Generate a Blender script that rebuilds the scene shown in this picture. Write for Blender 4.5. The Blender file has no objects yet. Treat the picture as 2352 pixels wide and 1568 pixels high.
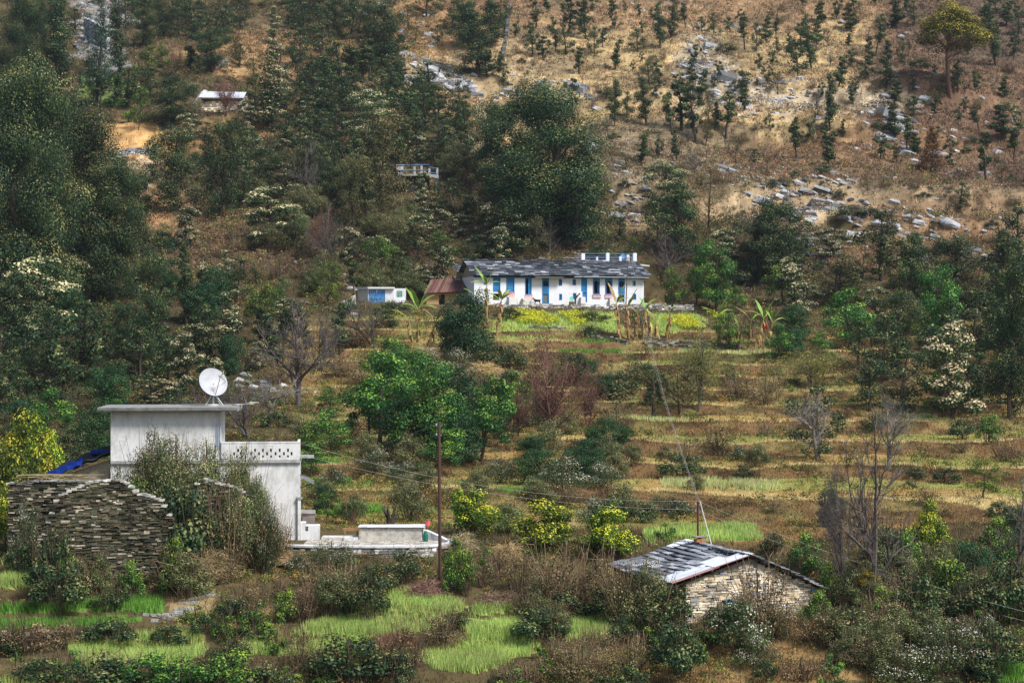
import bpy, math, random
import numpy as np
from mathutils import Vector, Matrix
random.seed(7); RNG = np.random.default_rng(7)
SC = bpy.context.scene; COL = SC.collection
F = 4594.0; CX = 1176.0; CY = 784.0        # photograph measured at 2352 x 1568

# ------------------------------------------------------------------ noise
_tabs = {}
def vnoise(x, y, seed=0):
    if seed not in _tabs: _tabs[seed] = np.random.default_rng(1000+seed).random((256, 256))
    T = _tabs[seed]
    x = np.asarray(x, float); y = np.asarray(y, float)
    xi = np.floor(x).astype(int); yi = np.floor(y).astype(int)
    fx = x-xi; fy = y-yi; fx = fx*fx*(3-2*fx); fy = fy*fy*(3-2*fy)
    a = T[xi & 255, yi & 255]; b = T[(xi+1) & 255, yi & 255]
    c = T[xi & 255, (yi+1) & 255]; d = T[(xi+1) & 255, (yi+1) & 255]
    return (a*(1-fx)+b*fx)*(1-fy)+(c*(1-fx)+d*fx)*fy
def fbm(x, y, seed=0, n=3):
    s = 0; a = 1; t = 0
    for i in range(n):
        s = s+a*vnoise(x*2**i, y*2**i, seed+i*17); t += a; a *= .5
    return s/t
def sm(a, b, x):
    t = np.clip((np.asarray(x, float)-a)/(b-a), 0, 1); return t*t*(3-2*t)

# ------------------------------------------------------------------ terrain height
_PV = [(1568,90),(1480,95),(1400,99.5),(1330,104),(1270,109.5),(1240,113.5),(1205,120),(1150,132),(1100,144),(1050,156),(1000,168),(950,180),
       (900,192),(850,204),(800,216),(750,226),(716,235),(690,241),(640,250),(600,258),(500,279),(400,303),(300,330),(200,360),(100,395),(0,435),(-220,540),(-420,700)]
_PY = np.array([-80,-8,-3,3,12,40,64,82]+[d for v, d in _PV], float)
_PZ = np.array([8,-1.6,-1.9,-3.0,-8.5,-20,-21.5,-17.6]+[(CY-v)/F*d for v, d in _PV], float)
TH = math.radians(16)                       # heading of the long white house
HA = np.array([(1089-CX)/F*240, 240.0, (CY-700)/F*240])
def hloc(x, y):
    dx = x-HA[0]; dy = y-HA[1]
    return dx*math.cos(TH)+dy*math.sin(TH), -dx*math.sin(TH)+dy*math.cos(TH)
_HA = np.array([(1575-CX)/F*98, 98.0]); _HB = np.array([(1868-CX)/F*100.5, 100.5]); _HD = (_HB-_HA)/np.linalg.norm(_HB-_HA); HUTL = float(np.linalg.norm(_HB-_HA)); HUTA = math.atan2(_HD[1], _HD[0])
def hutloc(x, y):
    dx = x-_HA[0]; dy = y-_HA[1]
    return dx*_HD[0]+dy*_HD[1], -dx*_HD[1]+dy*_HD[0]
def XW(u, D): return (u-CX)/F*D
def ZW(v, D): return (CY-v)/F*D
def P(u, v, D): return Vector((XW(u, D), D, ZW(v, D)))
THP = []
def H(x, y, ret=None):
    x = np.asarray(x, float); y = np.asarray(y, float)
    s, t = hloc(x, y)
    ye = y-sm(-40, -8, t)*sm(14, 4, t)*sm(-22, -9, s)*sm(52, 30, s)*(y-(240+t))
    z = np.interp(ye, _PY, _PZ)
    up = sm(258, 320, y)
    z = z+up*(5.0*(fbm(x/48, y/60, 3, 2)-.5)*2+1.5*(fbm(x/11, y/13, 5, 3)-.5)*2)
    z = z+(1-up)*.5*(fbm(x/16, y/16, 8, 2)-.5)*2*sm(80, 95, y)
    # terraces
    xn = x/np.maximum(y, 60)
    mr = sm(120, 126, y)*sm(230, 224, y)*sm(-.125, -.085, xn)
    ml = sm(84, 88, y)*sm(110, 108, y)
    mr = mr*(.35+.65*sm(.3, .45, fbm(x/15, y/13, 19, 2)))
    m = np.clip(np.maximum(mr, ml), 0, 1)
    zz = z+1.5*(fbm(x/17, y/60, 12, 3)-.5)+.25*(fbm(x/3, y/9, 13, 2)-.5)
    if ret == 'f': t_ = np.where(y < 115, zz/.8, zz/1.15); return t_-np.floor(t_)
    def step(h, k):
        t = zz/h; f = t-np.floor(t)
        return h*(np.floor(t)+.16*f+.84*sm(1-k, 1.0, f))
    st = np.where(y < 115, step(.8, .35), step(1.15, .38))
    st = st-(zz-z); z = z*(1-.95*m)+(st+.1)*.95*m
    # rocky ledges across the upper slope
    for (y0, a, x0, x1, s) in ((366, 4.0, -30, 2, 21), (352, 3.5, 0, 140, 22), (292, 5.0, 12, 140, 23), (279, 3.5, 40, 140, 24), (330, 3.0, 30, 140, 25), (318, 3.0, -75, -50, 26)):
        yy = y+5*(fbm(x/22, x/31, s, 2)-.5)*2+.05*x
        w = sm(x0-6, x0+6, x)*sm(x1+8, x1-4, x)
        z = z+w*a*.7*(sm(y0-1.6, y0+2.2, yy)-sm(y0-14, y0-1.5, yy)*.55-sm(y0+2, y0+26, yy)*.45)
    # level pads under the buildings
    s, t = hloc(x, y)
    w = sm(-9.5, -8, s)*sm(29, 27.5, s)*sm(-3.8, -3.5, t)*sm(11, 7, t)
    z = z*(1-w)+(HA[2]-.02)*w
    w = sm(XW(216, 112)-1, XW(216, 112)+.5, x)*sm(XW(1052, 109)+.3, XW(1052, 109)-.2, x)*sm(109.2, 109.7, y)*sm(123, 119, y)
    z = z*(1-w)+ZW(1252, 110)*w
    s, t = hutloc(x, y)
    w = sm(-3.5, -1, s)*sm(11, 8.2, s)*sm(-3, -1, t)*sm(15, 11.5, t)
    z = z*(1-w)+(-13.85)*w
    w = sm(XW(810, 240), XW(815, 240), x)*sm(XW(945, 240)+2, XW(945, 240), x)*sm(236.6, 237.3, y)*sm(248, 244, y)
    z = z*(1-w)+ZW(706, 239)*w
    if THP:
        w = sm(12, 4.5, np.hypot(x-THP[0], y-THP[1]-2)); z = z*(1-w)+THP[2]*w
    return z
_y = np.arange(262, 420, .25); _x = XW(508, _y); _k = int(np.argmax(H(_x, _y) >= ZW(262, _y))); THP[:] = [float(_x[_k]), float(_y[_k]), float(ZW(262, _y[_k]))]
def Hs(x, y): return float(H(np.array([x]), np.array([y]))[0])
def proj(x, y, z): return CX+F*x/y, CY-F*z/y
_YS = np.concatenate([np.arange(86, 262, .12), np.arange(262, 640, .4)])
_TX = np.arange(-230, 230.1, .5); _TY = np.concatenate([np.arange(80, 262, .2), np.arange(262, 641, .5)])
_TT = H(*np.meshgrid(_TX, _TY, indexing='ij'))
def Ht(x, y):
    i = np.clip(np.rint((x+230)/.5).astype(int), 0, len(_TX)-1); j = np.clip(np.searchsorted(_TY, y), 0, len(_TY)-1); return _TT[i, j]
def Dhit(u, v):
    x = (u-CX)/F*_YS; zr = (CY-v)/F*_YS
    k = np.argmax(Ht(x, _YS) >= zr)
    return float(_YS[k]) if k > 0 else 90.0
def G(u, v):
    D = Dhit(u, v); x = XW(u, D); return Vector((x, D, Hs(x, D)))

# ------------------------------------------------------------------ mesh building
class MB:
    def __init__(s): s.V = []; s.n = 0; s.F = {3: [], 4: []}; s.C = {3: [], 4: []}
    def add(s, V, Fc, c):
        V = np.asarray(V, float).reshape(-1, 3); Fc = np.asarray(Fc, int)
        k = Fc.shape[1]; c = np.asarray(c, float)
        if c.ndim == 1: c = np.tile(c, (len(Fc), 1))
        s.V.append(V); s.F[k].append(Fc+s.n); s.C[k].append(c); s.n += len(V)
    def hexa(s, P8, c):      # bottom ring 0-3 ccw, top ring 4-7
        s.add(P8, [(0,3,2,1),(4,5,6,7),(0,1,5,4),(1,2,6,5),(2,3,7,6),(3,0,4,7)], c)
    def box(s, x0, x1, y0, y1, z0, z1, c, j=0):
        P8 = np.array([(x0,y0,z0),(x1,y0,z0),(x1,y1,z0),(x0,y1,z0),(x0,y0,z1),(x1,y0,z1),(x1,y1,z1),(x0,y1,z1)], float)
        if j: P8 += RNG.uniform(-j, j, (8, 3))
        s.hexa(P8, c)
    def tube(s, pts, r, c, n=6, cap=True):
        pts = np.asarray(pts, float); m = len(pts)
        r = np.broadcast_to(np.asarray(r, float), (m,))
        d = np.gradient(pts, axis=0); d /= np.linalg.norm(d, axis=1, keepdims=True)+1e-9
        ref = np.where(np.abs(d[:, 2:3]) > .9, np.array([[1., 0, 0]]), np.array([[0, 0, 1.]]))
        a = np.cross(d, ref); a /= np.linalg.norm(a, axis=1, keepdims=True)+1e-9
        b = np.cross(d, a)
        th = np.arange(n)*2*math.pi/n
        V = pts[:, None]+r[:, None, None]*(a[:, None]*np.cos(th)[None, :, None]+b[:, None]*np.sin(th)[None, :, None])
        i = np.arange(m-1)[:, None]*n; k = np.arange(n)[None]; k2 = (k+1) % n
        Fc = np.stack([i+k, i+k2, i+n+k2, i+n+k], -1).reshape(-1, 4)
        s.add(V.reshape(-1, 3), Fc, c)
        if cap and n >= 4:
            o = s.n-m*n
            for q in (0, (m-1)*n):
                s.F[3].append(np.array([(o+q, o+q+t, o+q+t+1) for t in range(1, n-1)])); s.C[3].append(np.tile(np.asarray(c, float), (n-2, 1)))
    def arrays(s):
        V = np.concatenate(s.V)
        return V, s.F, s.C
def mk(name, mb, mat, parent=None, origin=None, smooth=False):
    V = np.concatenate(mb.V)
    if origin is not None: V = V-np.array(origin)[None]
    f4 = np.concatenate(mb.F[4]) if mb.F[4] else np.zeros((0, 4), int)
    f3 = np.concatenate(mb.F[3]) if mb.F[3] else np.zeros((0, 3), int)
    c = [np.concatenate(mb.C[k]) for k in (4, 3) if mb.C[k]]; c = np.concatenate(c)
    me = bpy.data.meshes.new(name)
    me.vertices.add(len(V)); me.vertices.foreach_set('co', V.astype(np.float32).ravel())
    nl = f4.size+f3.size; me.loops.add(nl)
    me.loops.foreach_set('vertex_index', np.concatenate([f4.ravel(), f3.ravel()]).astype(np.int32))
    npoly = len(f4)+len(f3); me.polygons.add(npoly)
    me.polygons.foreach_set('loop_start', np.concatenate([np.arange(len(f4))*4, len(f4)*4+np.arange(len(f3))*3]).astype(np.int32))
    me.polygons.foreach_set('loop_total', np.concatenate([np.full(len(f4), 4), np.full(len(f3), 3)]).astype(np.int32))
    me.update(calc_edges=True)
    at = me.attributes.new('col', 'FLOAT_COLOR', 'FACE')
    at.data.foreach_set('color', np.concatenate([c, np.ones((npoly, 1))], 1).astype(np.float32).ravel())
    me.polygons.foreach_set('use_smooth', np.full(npoly, bool(smooth)))
    me.materials.append(mat)
    o = bpy.data.objects.new(name, me); COL.objects.link(o)
    if parent: o.parent = parent
    elif origin is not None: o.location = origin
    return o
def tag(o, label=None, cat=None, group=None, kind=None):
    if label: o['label'] = label
    if cat: o['category'] = cat
    if group: o['group'] = group
    if kind: o['kind'] = kind
    return o
def thing(name, loc, label=None, cat=None, group=None, rz=0):
    o = bpy.data.objects.new(name, None); o.empty_display_size = .3; COL.objects.link(o)
    o.location = loc; o.rotation_euler = (0, 0, rz)
    return tag(o, label, cat, group)

# ------------------------------------------------------------------ materials
def nodes(name):
    m = bpy.data.materials.new(name); m.use_nodes = True; nt = m.node_tree; nt.nodes.clear()
    return m, nt, nt.nodes.new, nt.links.new
def attr_mat(name, rough=.85, nscale=3, namt=.35, bump=0, objvar=0, transl=0, spec=.2, metal=0, nscale2=None, dirt=None, dirtamt=0, stretch=None):
    m, nt, N, L = nodes(name)
    out = N('ShaderNodeOutputMaterial'); at = N('ShaderNodeAttribute'); at.attribute_name = 'col'
    tc = N('ShaderNodeTexCoord'); src = tc.outputs['Object']
    if stretch:
        mp = N('ShaderNodeMapping'); mp.inputs['Scale'].default_value = stretch; L(src, mp.inputs[0]); src = mp.outputs[0]
    no = N('ShaderNodeTexNoise'); no.inputs['Scale'].default_value = nscale; no.inputs['Detail'].default_value = 5; no.inputs['Roughness'].default_value = .65
    L(src, no.inputs['Vector'])
    mr = N('ShaderNodeMapRange'); mr.inputs[1].default_value = .25; mr.inputs[2].default_value = .75
    mr.inputs[3].default_value = 1-namt; mr.inputs[4].default_value = 1+namt; L(no.outputs[0], mr.inputs[0])
    vm = N('ShaderNodeVectorMath'); vm.operation = 'SCALE'; L(at.outputs['Color'], vm.inputs[0]); L(mr.outputs[0], vm.inputs['Scale'])
    c = vm.outputs[0]
    if dirt:
        n2 = N('ShaderNodeTexNoise'); n2.inputs['Scale'].default_value = nscale2 or 1.2; n2.inputs['Detail'].default_value = 8; n2.inputs['Roughness'].default_value = .75
        L(src, n2.inputs['Vector'])
        r2 = N('ShaderNodeMapRange'); r2.inputs[1].default_value = .47; r2.inputs[2].default_value = .66; r2.inputs[4].default_value = dirtamt; L(n2.outputs[0], r2.inputs[0])
        mx = N('ShaderNodeMix'); mx.data_type = 'RGBA'; L(r2.outputs[0], mx.inputs[0]); L(c, mx.inputs[6]); mx.inputs[7].default_value = (*dirt, 1); c = mx.outputs[2]
    if objvar:
        oi = N('ShaderNodeObjectInfo'); hs = N('ShaderNodeHueSaturation'); L(c, hs.inputs['Color'])
        a = N('ShaderNodeMapRange'); a.inputs[3].default_value = 1-objvar; a.inputs[4].default_value = 1+objvar; L(oi.outputs['Random'], a.inputs[0]); L(a.outputs[0], hs.inputs['Value'])
        w = N('ShaderNodeMath'); w.operation = 'MULTIPLY'; w.inputs[1].default_value = 7.31; L(oi.outputs['Random'], w.inputs[0])
        fr = N('ShaderNodeMath'); fr.operation = 'FRACT'; L(w.outputs[0], fr.inputs[0])
        b = N('ShaderNodeMapRange'); b.inputs[3].default_value = .475; b.inputs[4].default_value = .52; L(fr.outputs[0], b.inputs[0]); L(b.outputs[0], hs.inputs['Hue'])
        c = hs.outputs[0]
    bs = N('ShaderNodeBsdfPrincipled'); bs.inputs['Roughness'].default_value = rough; bs.inputs['Metallic'].default_value = metal
    bs.inputs['Specular IOR Level'].default_value = spec; L(c, bs.inputs['Base Color'])
    if bump:
        bp = N('ShaderNodeBump'); bp.inputs['Strength'].default_value = bump; bp.inputs['Distance'].default_value = .05; L(no.outputs[0], bp.inputs['Height']); L(bp.outputs[0], bs.inputs['Normal'])
    sh = bs.outputs[0]
    if transl:
        tr = N('ShaderNodeBsdfTranslucent'); L(c, tr.inputs[0]); ms = N('ShaderNodeMixShader'); ms.inputs[0].default_value = transl
        L(sh, ms.inputs[1]); L(tr.outputs[0], ms.inputs[2]); sh = ms.outputs[0]
    L(sh, out.inputs[0]); return m
M_LEAF = attr_mat('leaf', .55, .35, .25, objvar=.22, transl=.18, spec=.25)
M_GRASS = attr_mat('grass_blade', .7, .3, .25, transl=.2, spec=.15)
M_BARK = attr_mat('bark', .95, 6, .4, spec=.05, objvar=.15)
M_STONE = attr_mat('stone', .9, 5, .3, .4, spec=.15)
M_SLATE = attr_mat('slate', .6, 6, .25, .3, spec=.35)
M_PLASTER = attr_mat('whitewash', .9, 2.2, .1, .2, spec=.1, dirt=(.24,.24,.22), dirtamt=.6, nscale2=1.0, stretch=(1.4,1.4,.6))
M_WHITE = attr_mat('fresh_whitewash', .9, 2.5, .05, .25, spec=.1, dirt=(.55,.53,.5), dirtamt=.35, nscale2=1.6)
M_CONC = attr_mat('concrete', .95, 3, .25, .3, spec=.1, dirt=(.1,.1,.09), dirtamt=.7, nscale2=2.5)
M_PAINT = attr_mat('painted_wood', .6, 4, .15, .05, spec=.3, stretch=(1,1,.3))
M_METAL = attr_mat('sheet_metal', .5, 2.5, .18, spec=.4)
M_TWIG = attr_mat('dry_twigs', .95, 3, .3, spec=.05, objvar=.15)
M_CLOTH = attr_mat('cloth', .95, 5, .1, spec=.05)
M_ROCK = attr_mat('rock', .85, 1.4, .35, .6, spec=.2, objvar=.15)

# ------------------------------------------------------------------ ground colour (what the ground is made of)
def inpoly(u, v, pl):
    r = np.zeros(u.shape, bool); j = len(pl)-1
    for i in range(len(pl)):
        xi, yi = pl[i]; xj, yj = pl[j]
        c = ((yi > v) != (yj > v)) & (u < (xj-xi)*(v-yi)/((yj-yi) or 1e-9)+xi); r ^= c; j = i
    return r
FIELDS = [  # polygon, kind  0 lush  1 yellow green  2 pale stubble
 ([(0,1290),(60,1286),(98,1296),(90,1352),(0,1365)], 1), ([(0,1398),(200,1388),(372,1372),(368,1420),(200,1440),(0,1448)], 0),
 ([(150,1485),(300,1462),(450,1445),(470,1500),(380,1525),(200,1540)], 1), ([(0,1520),(130,1525),(160,1568),(0,1568)], 1),
 ([(545,1500),(620,1450),(800,1420),(890,1355),(1010,1362),(1064,1392),(1060,1425),(1000,1450),(900,1462),(860,1480),(740,1500),(640,1505)], 1),
 ([(1090,1395),(1160,1384),(1215,1390),(1190,1440),(1230,1462),(1235,1500),(1180,1515),(1080,1545),(990,1535),(975,1508),(1040,1490),(1070,1460)], 1),
 ([(1290,1435),(1440,1398),(1500,1415),(1490,1448),(1400,1465),(1290,1475)], 1),
 ([(1485,1222),(1560,1208),(1735,1210),(1742,1240),(1490,1250)], 1),
 ([(1130,752),(1145,722),(1420,718),(1420,775),(1130,778)], 1), ([(1500,722),(1620,726),(1615,750),(1500,775)], 1),
 ([(1290,782),(1430,778),(1430,815),(1290,812)], 0), ([(1560,806),(1775,800),(1780,826),(1570,828)], 2), ([(1300,846),(1445,842),(1450,864),(1190,868)], 2),
 ([(1030,1126),(1420,1132),(1420,1152),(1030,1158)], 0), ([(1520,1100),(1600,1098),(1790,1110),(1790,1124),(1520,1120)], 2),
 ([(690,1135),(770,1128),(900,1145),(880,1180),(740,1185)], 0), ([(690,1056),(800,1062),(805,1108),(700,1108)], 0), ([(1050,1178),(1190,1176),(1190,1208),(1050,1208)], 0),
 ([(178,175),(300,185),(300,245),(180,240)], 0), ([(2285,1525),(2360,1505),(2360,1575),(2290,1575)], 0),
 ([(1420,955),(1620,975),(1610,990),(1430,975)], 2), ([(2080,948),(2150,948),(2155,958),(2080,958)], 2)]
MUSTARD = [[(1185,708),(1255,712),(1262,740),(1190,738)], [(1298,714),(1345,714),(1350,734),(1300,734)], [(1545,720),(1605,724),(1600,745),(1540,742)], [(1640,716),(1670,718),(1670,735)]]
GOLD = (.47,.34,.17); BRN = (.20,.155,.095); DARK = (.055,.042,.022); TAN = (.5,.37,.22); SOIL = (.58,.34,.14); TERR = (.30,.17,.065)
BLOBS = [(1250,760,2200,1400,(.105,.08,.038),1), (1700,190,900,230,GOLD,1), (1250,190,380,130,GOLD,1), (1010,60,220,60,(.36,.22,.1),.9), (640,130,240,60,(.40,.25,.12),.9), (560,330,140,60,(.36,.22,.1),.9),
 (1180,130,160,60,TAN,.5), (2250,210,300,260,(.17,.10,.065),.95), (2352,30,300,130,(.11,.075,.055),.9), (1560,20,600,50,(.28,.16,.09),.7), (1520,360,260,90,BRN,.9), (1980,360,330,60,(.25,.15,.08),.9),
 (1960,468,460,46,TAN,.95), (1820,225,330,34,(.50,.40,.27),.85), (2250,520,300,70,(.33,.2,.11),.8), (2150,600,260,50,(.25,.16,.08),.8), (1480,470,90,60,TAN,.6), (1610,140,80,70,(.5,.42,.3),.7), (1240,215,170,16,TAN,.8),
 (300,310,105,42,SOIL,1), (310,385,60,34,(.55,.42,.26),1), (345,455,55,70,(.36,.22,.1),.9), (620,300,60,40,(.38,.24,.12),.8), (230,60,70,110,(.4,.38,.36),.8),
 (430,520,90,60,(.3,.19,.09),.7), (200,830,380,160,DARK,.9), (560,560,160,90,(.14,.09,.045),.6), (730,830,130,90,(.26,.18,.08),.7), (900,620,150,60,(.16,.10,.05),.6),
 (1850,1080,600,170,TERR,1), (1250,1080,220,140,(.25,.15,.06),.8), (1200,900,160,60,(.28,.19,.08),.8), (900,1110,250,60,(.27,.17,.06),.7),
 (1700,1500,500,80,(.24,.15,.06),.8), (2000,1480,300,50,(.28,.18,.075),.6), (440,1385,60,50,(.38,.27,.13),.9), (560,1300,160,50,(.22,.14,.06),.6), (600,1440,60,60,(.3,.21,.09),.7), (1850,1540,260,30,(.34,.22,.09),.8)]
def ground_col(x, y, z, h=None):
    u, v = proj(x, y, z)
    n1 = fbm(x/7, y/9, 31, 3); n2 = fbm(x/2.2, y/2.6, 41, 3)
    c = np.zeros(x.shape+(3,))+np.array((.10,.075,.04))
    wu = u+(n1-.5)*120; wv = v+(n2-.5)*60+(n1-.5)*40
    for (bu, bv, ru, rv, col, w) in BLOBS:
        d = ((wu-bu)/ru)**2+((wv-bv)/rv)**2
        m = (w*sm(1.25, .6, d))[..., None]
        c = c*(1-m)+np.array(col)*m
    # slope: terrace risers browner, treads grassier
    e = .35
    g = (H(x, y+e)-H(x, y-e))/(2*e)
    tm = (sm(118, 124, y)*sm(232, 226, y)*sm(-.12, -.09, x/np.maximum(y, 60)))
    tf = H(x, y, 'f'); n6 = fbm(x/1.8, y/3, 49, 2); tf2 = tf+(n6-.5)*.16
    flat = sm(.60, .54, tf2); lip = sm(.16, .08, tf2)
    tread = np.array((.40,.27,.095)); lushn = (sm(.42, .66, n1))[..., None]
    tread = tread*(1-lushn)+np.array((.30,.30,.08))*lushn
    tread = tread*(1-lip[..., None])+np.array((.54,.42,.18))*lip[..., None]
    mt = (tm*flat*.95)[..., None]; c = c*(1-mt)+tread*mt
    mrz = (tm*(1-flat)*.85)[..., None]; ris = np.array((.19,.115,.05))*(1-.5*sm(.45, .65, n2)[..., None])+np.array((.05,.075,.02))*sm(.5, .65, n6)[..., None]
    c = c*(1-mrz)+ris*mrz
    fk = np.full(x.shape, -1); n3_ = fbm(x/.7, y/.9, 46, 2)
    ok = (g < .75) & ((tf < .62) | (y < 118) | (y > 225))
    for pl, k in FIELDS:
        fk[inpoly(u+(n2-.5)*44+(n1-.5)*30, v+(n2-.5)*16, pl) & ok & (n2+.25*n3_ > np.where(v > 1250, .40, .46))] = k
    for k, col in ((0, (.11,.22,.035)), (1, (.32,.36,.09)), (2, (.42,.42,.15))):
        mk_ = (fk == k)[..., None]; c = np.where(mk_, np.array(col)*(.8+.4*n2[..., None]), c)
    # stepping into dark patches of litter
    n3 = fbm(x/1.1, y/1.6, 45, 2); n4 = fbm(x/13, y/8, 47, 3); hill = sm(250, 275, y)
    dm = (sm(.56, .72, n2)*.5*(fk < 0))[..., None]; c = c*(1-dm)+c*.42*dm
    dm = (sm(.50, .68, n4)*.5*hill)[..., None]; c = c*(1-dm)+np.array((.14,.105,.065))*dm
    c = c*(1+(hill*(n3-.5)*1.1)[..., None])
    return c, fk, u, v
# ------------------------------------------------------------------ terrain mesh
def build_ground():
    ys = np.concatenate([np.arange(-70, 84, 3.), np.arange(84, 256, .22), np.arange(256, 440, .5), np.arange(440, 700, 3.)])
    nc = 560
    t = np.linspace(-1, 1, nc)
    Y, T = np.meshgrid(ys, t, indexing='ij'); W = 42+.30*np.abs(Y)
    X = T*W; Z = H(X, Y)
    Z = Z+.05*(fbm(X/.5, Y/.5, 51, 2)-.5)+.25*(fbm(X/1.7, Y/2.2, 55, 3)-.5)*sm(245, 270, Y)
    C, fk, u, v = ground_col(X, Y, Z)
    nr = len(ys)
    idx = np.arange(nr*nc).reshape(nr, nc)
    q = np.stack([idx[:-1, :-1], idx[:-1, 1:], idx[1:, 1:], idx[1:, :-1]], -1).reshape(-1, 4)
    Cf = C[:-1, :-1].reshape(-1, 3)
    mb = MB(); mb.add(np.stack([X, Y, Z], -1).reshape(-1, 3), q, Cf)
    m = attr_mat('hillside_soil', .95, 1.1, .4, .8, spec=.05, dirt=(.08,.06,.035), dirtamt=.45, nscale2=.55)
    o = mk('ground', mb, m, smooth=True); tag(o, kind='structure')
build_ground()

# ------------------------------------------------------------------ grass, weeds (uncountable ground cover)
def sample_ground(n, y0, y1, p=1.6, seed=1, wx=.27):
    r = np.random.default_rng(seed); q = r.random(n)
    a = 1-p; y = (y0**a+q*(y1**a-y0**a))**(1/a)
    x = (r.random(n)*2-1)*(wx*y+3)
    return x, y, H(x, y), r
BLOCK = []   # (test) footprints that stay clear
def blocked(x, y):
    s, t = hloc(x, y)
    b = (s > -8) & (s < 27) & (t > -3.9) & (t < 6.5)
    b |= (x > XW(240, 112)) & (x < XW(1060, 110)) & (y > 108.9) & (y < 118.6)
    b |= (x > XW(815, 240)) & (x < XW(940, 240)) & (y > 237) & (y < 243)
    b |= np.hypot(x-THP[0], y-THP[1]-1) < 4.2
    b |= inpoly_w(x, y)
    return b
def inpoly_w(x, y):
    s, t = hutloc(x, y)
    return (s > -.6) & (s < HUTL+.5) & (t > -.15) & (t < 11)
def blades(mb, x, y, z, h, w, col, r, nb=4, spread=.12, lean=.35):
    n = len(x)
    for k in range(nb):
        ang = r.random(n)*6.283; sx = r.normal(0, 1, n)*spread; sy = r.normal(0, 1, n)*spread
        hh = h*(.55+.6*r.random(n)); la = r.random(n)*6.283; ll = hh*lean*r.random(n)
        bx = x+sx; by = y+sy; ww = w*.5*(.7+.6*r.random(n))
        V = np.empty((n, 3, 3))
        V[:, 0] = np.stack([bx-np.cos(ang)*ww, by-np.sin(ang)*ww, z-.05], -1)
        V[:, 1] = np.stack([bx+np.cos(ang)*ww, by+np.sin(ang)*ww, z-.05], -1)
        V[:, 2] = np.stack([bx+np.cos(la)*ll, by+np.sin(la)*ll, z+hh], -1)
        f = np.arange(n*3).reshape(n, 3)
        mb.add(V.reshape(-1, 3), f, col*(.75+.5*r.random((n, 1))))
def build_grass():
    # dry and green hillside grass
    x, y, z, r = sample_ground(260000, 86, 470, 1.5, 5)
    k = ~blocked(x, y); x, y, z = x[k], y[k], z[k]
    c, fk, u, v = ground_col(x, y, z)
    n = fbm(x/3.2, y/4, 61, 3)
    tz = (y > 118) & (y < 232); keep = (fk < 0) & (r.random(len(x)) < .25+1.1*sm(.3, .6, n)+.6*tz) & (c.sum(1) > .1)
    keep &= ~((np.hypot((u-300)/110, (v-315)/45) < 1) & (r.random(len(x)) < .85))
    x, y, z, c, n = x[keep], y[keep], z[keep], c[keep], n[keep]
    sc = np.clip(y/190, .5, 2.0)
    mb = MB(); c = c*1.35+np.array((.012,.01,.002)); c = c*(1-.12)+.12*c.mean(1, keepdims=True)
    tf = H(x, y, 'f'); h = .34*sc*(.6+.9*n)*np.where((y > 118) & (y < 232), np.where(tf > .58, .75, np.where(tf < .14, .7, .4)), 1); far = y > 240
    blades(mb, x, y, z, h*np.where(far, .9, 1), .085*sc, c, r, 4, .16, .9)
    tag(mk('dry_grass', mb, M_GRASS), 'dry golden and brown grass covering the terraces and hillside', 'grass', kind='stuff')
    # standing crops
    x, y, z, r = sample_ground(420000, 88, 250, 1.7, 6)
    k = ~blocked(x, y); x, y, z = x[k], y[k], z[k]
    c, fk, u, v = ground_col(x, y, z); keep = fk >= 0
    x, y, z, fk, u, v = x[keep], y[keep], z[keep], fk[keep], u[keep], v[keep]
    pal = np.array([(.15,.31,.05), (.43,.52,.15), (.58,.56,.26)]); n = fbm(x/2, y/2, 63, 2)[:, None]
    n5 = fbm(x/5, y/3, 66, 3)[:, None]; col = pal[fk]*(.7+.6*n)*(1-.35*(n5-.5)); col = col*(1-sm(.5, .7, n5)*.3)+np.array((.5,.45,.2))*sm(.5, .7, n5)*.3; g = np.random.default_rng(3).random(len(x))[:, None] < .2; col = np.where(g, col*np.array((.5,.8,.6)), col)
    mb = MB(); sc = np.clip(y/115, .8, 1.7)
    blades(mb, x, y, z, (.34+.16*n[:, 0])*np.where(y > 130, 1.0, 1), .05*sc, col, np.random.default_rng(8), 4, .09, .5)
    tag(mk('young_wheat', mb, M_GRASS), 'young green wheat standing in the small terraced plots', 'crop', kind='stuff')
    # mustard flowers
    mb = MB(); r = np.random.default_rng(9)
    x, y, z, r = sample_ground(240000, 226, 242, 1.5, 10)
    u, v = proj(x, y, z+.6); nn = fbm(x/1.5, y/1.5, 88, 3); u = u+(nn-.5)*90; v = v+(nn-.5)*30; inn = np.zeros(len(x), bool)
    for pl in MUSTARD: inn |= inpoly(u, v, pl)
    k = inn & ~blocked(x, y) & (r.random(len(x)) < .45)
    x, y, z = x[k], y[k], z[k]
    blades(mb, x, y, z, .5+0*x, .06, np.tile((.30,.45,.07), (len(x), 1)), r, 2, .15, .3)
    zz = z+.3+.3*r.random(len(x))
    for q in range(2):
        V = np.stack([np.stack([x, y, zz], -1)+r.normal(0, .08, (len(x), 3)) for _ in range(3)], 1)
        mb.add(V.reshape(-1, 3), np.arange(len(x)*3).reshape(-1, 3), np.tile((.62,.60,.05), (len(x), 1)))
    tag(mk('mustard_crop', mb, M_GRASS), 'yellow flowering mustard below the wall of the long white house', 'crop', kind='stuff')
    # leafy weeds and brush on risers and under trees
    x, y, z, r = sample_ground(34000, 87, 450, 1.55, 12)
    k = ~blocked(x, y); x, y, z = x[k], y[k], z[k]
    c, fk, u, v = ground_col(x, y, z)
    n = fbm(x/6, y/8, 71, 3); m2 = fbm(x/14, y/14, 77, 2)
    e = .35; g = (H(x, y+e)-H(x, y-e))/(2*e)
    dens = .22+.9*sm(.42, .62, n)+.8*sm(.5, 1.2, g)*(y < 240)
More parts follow.
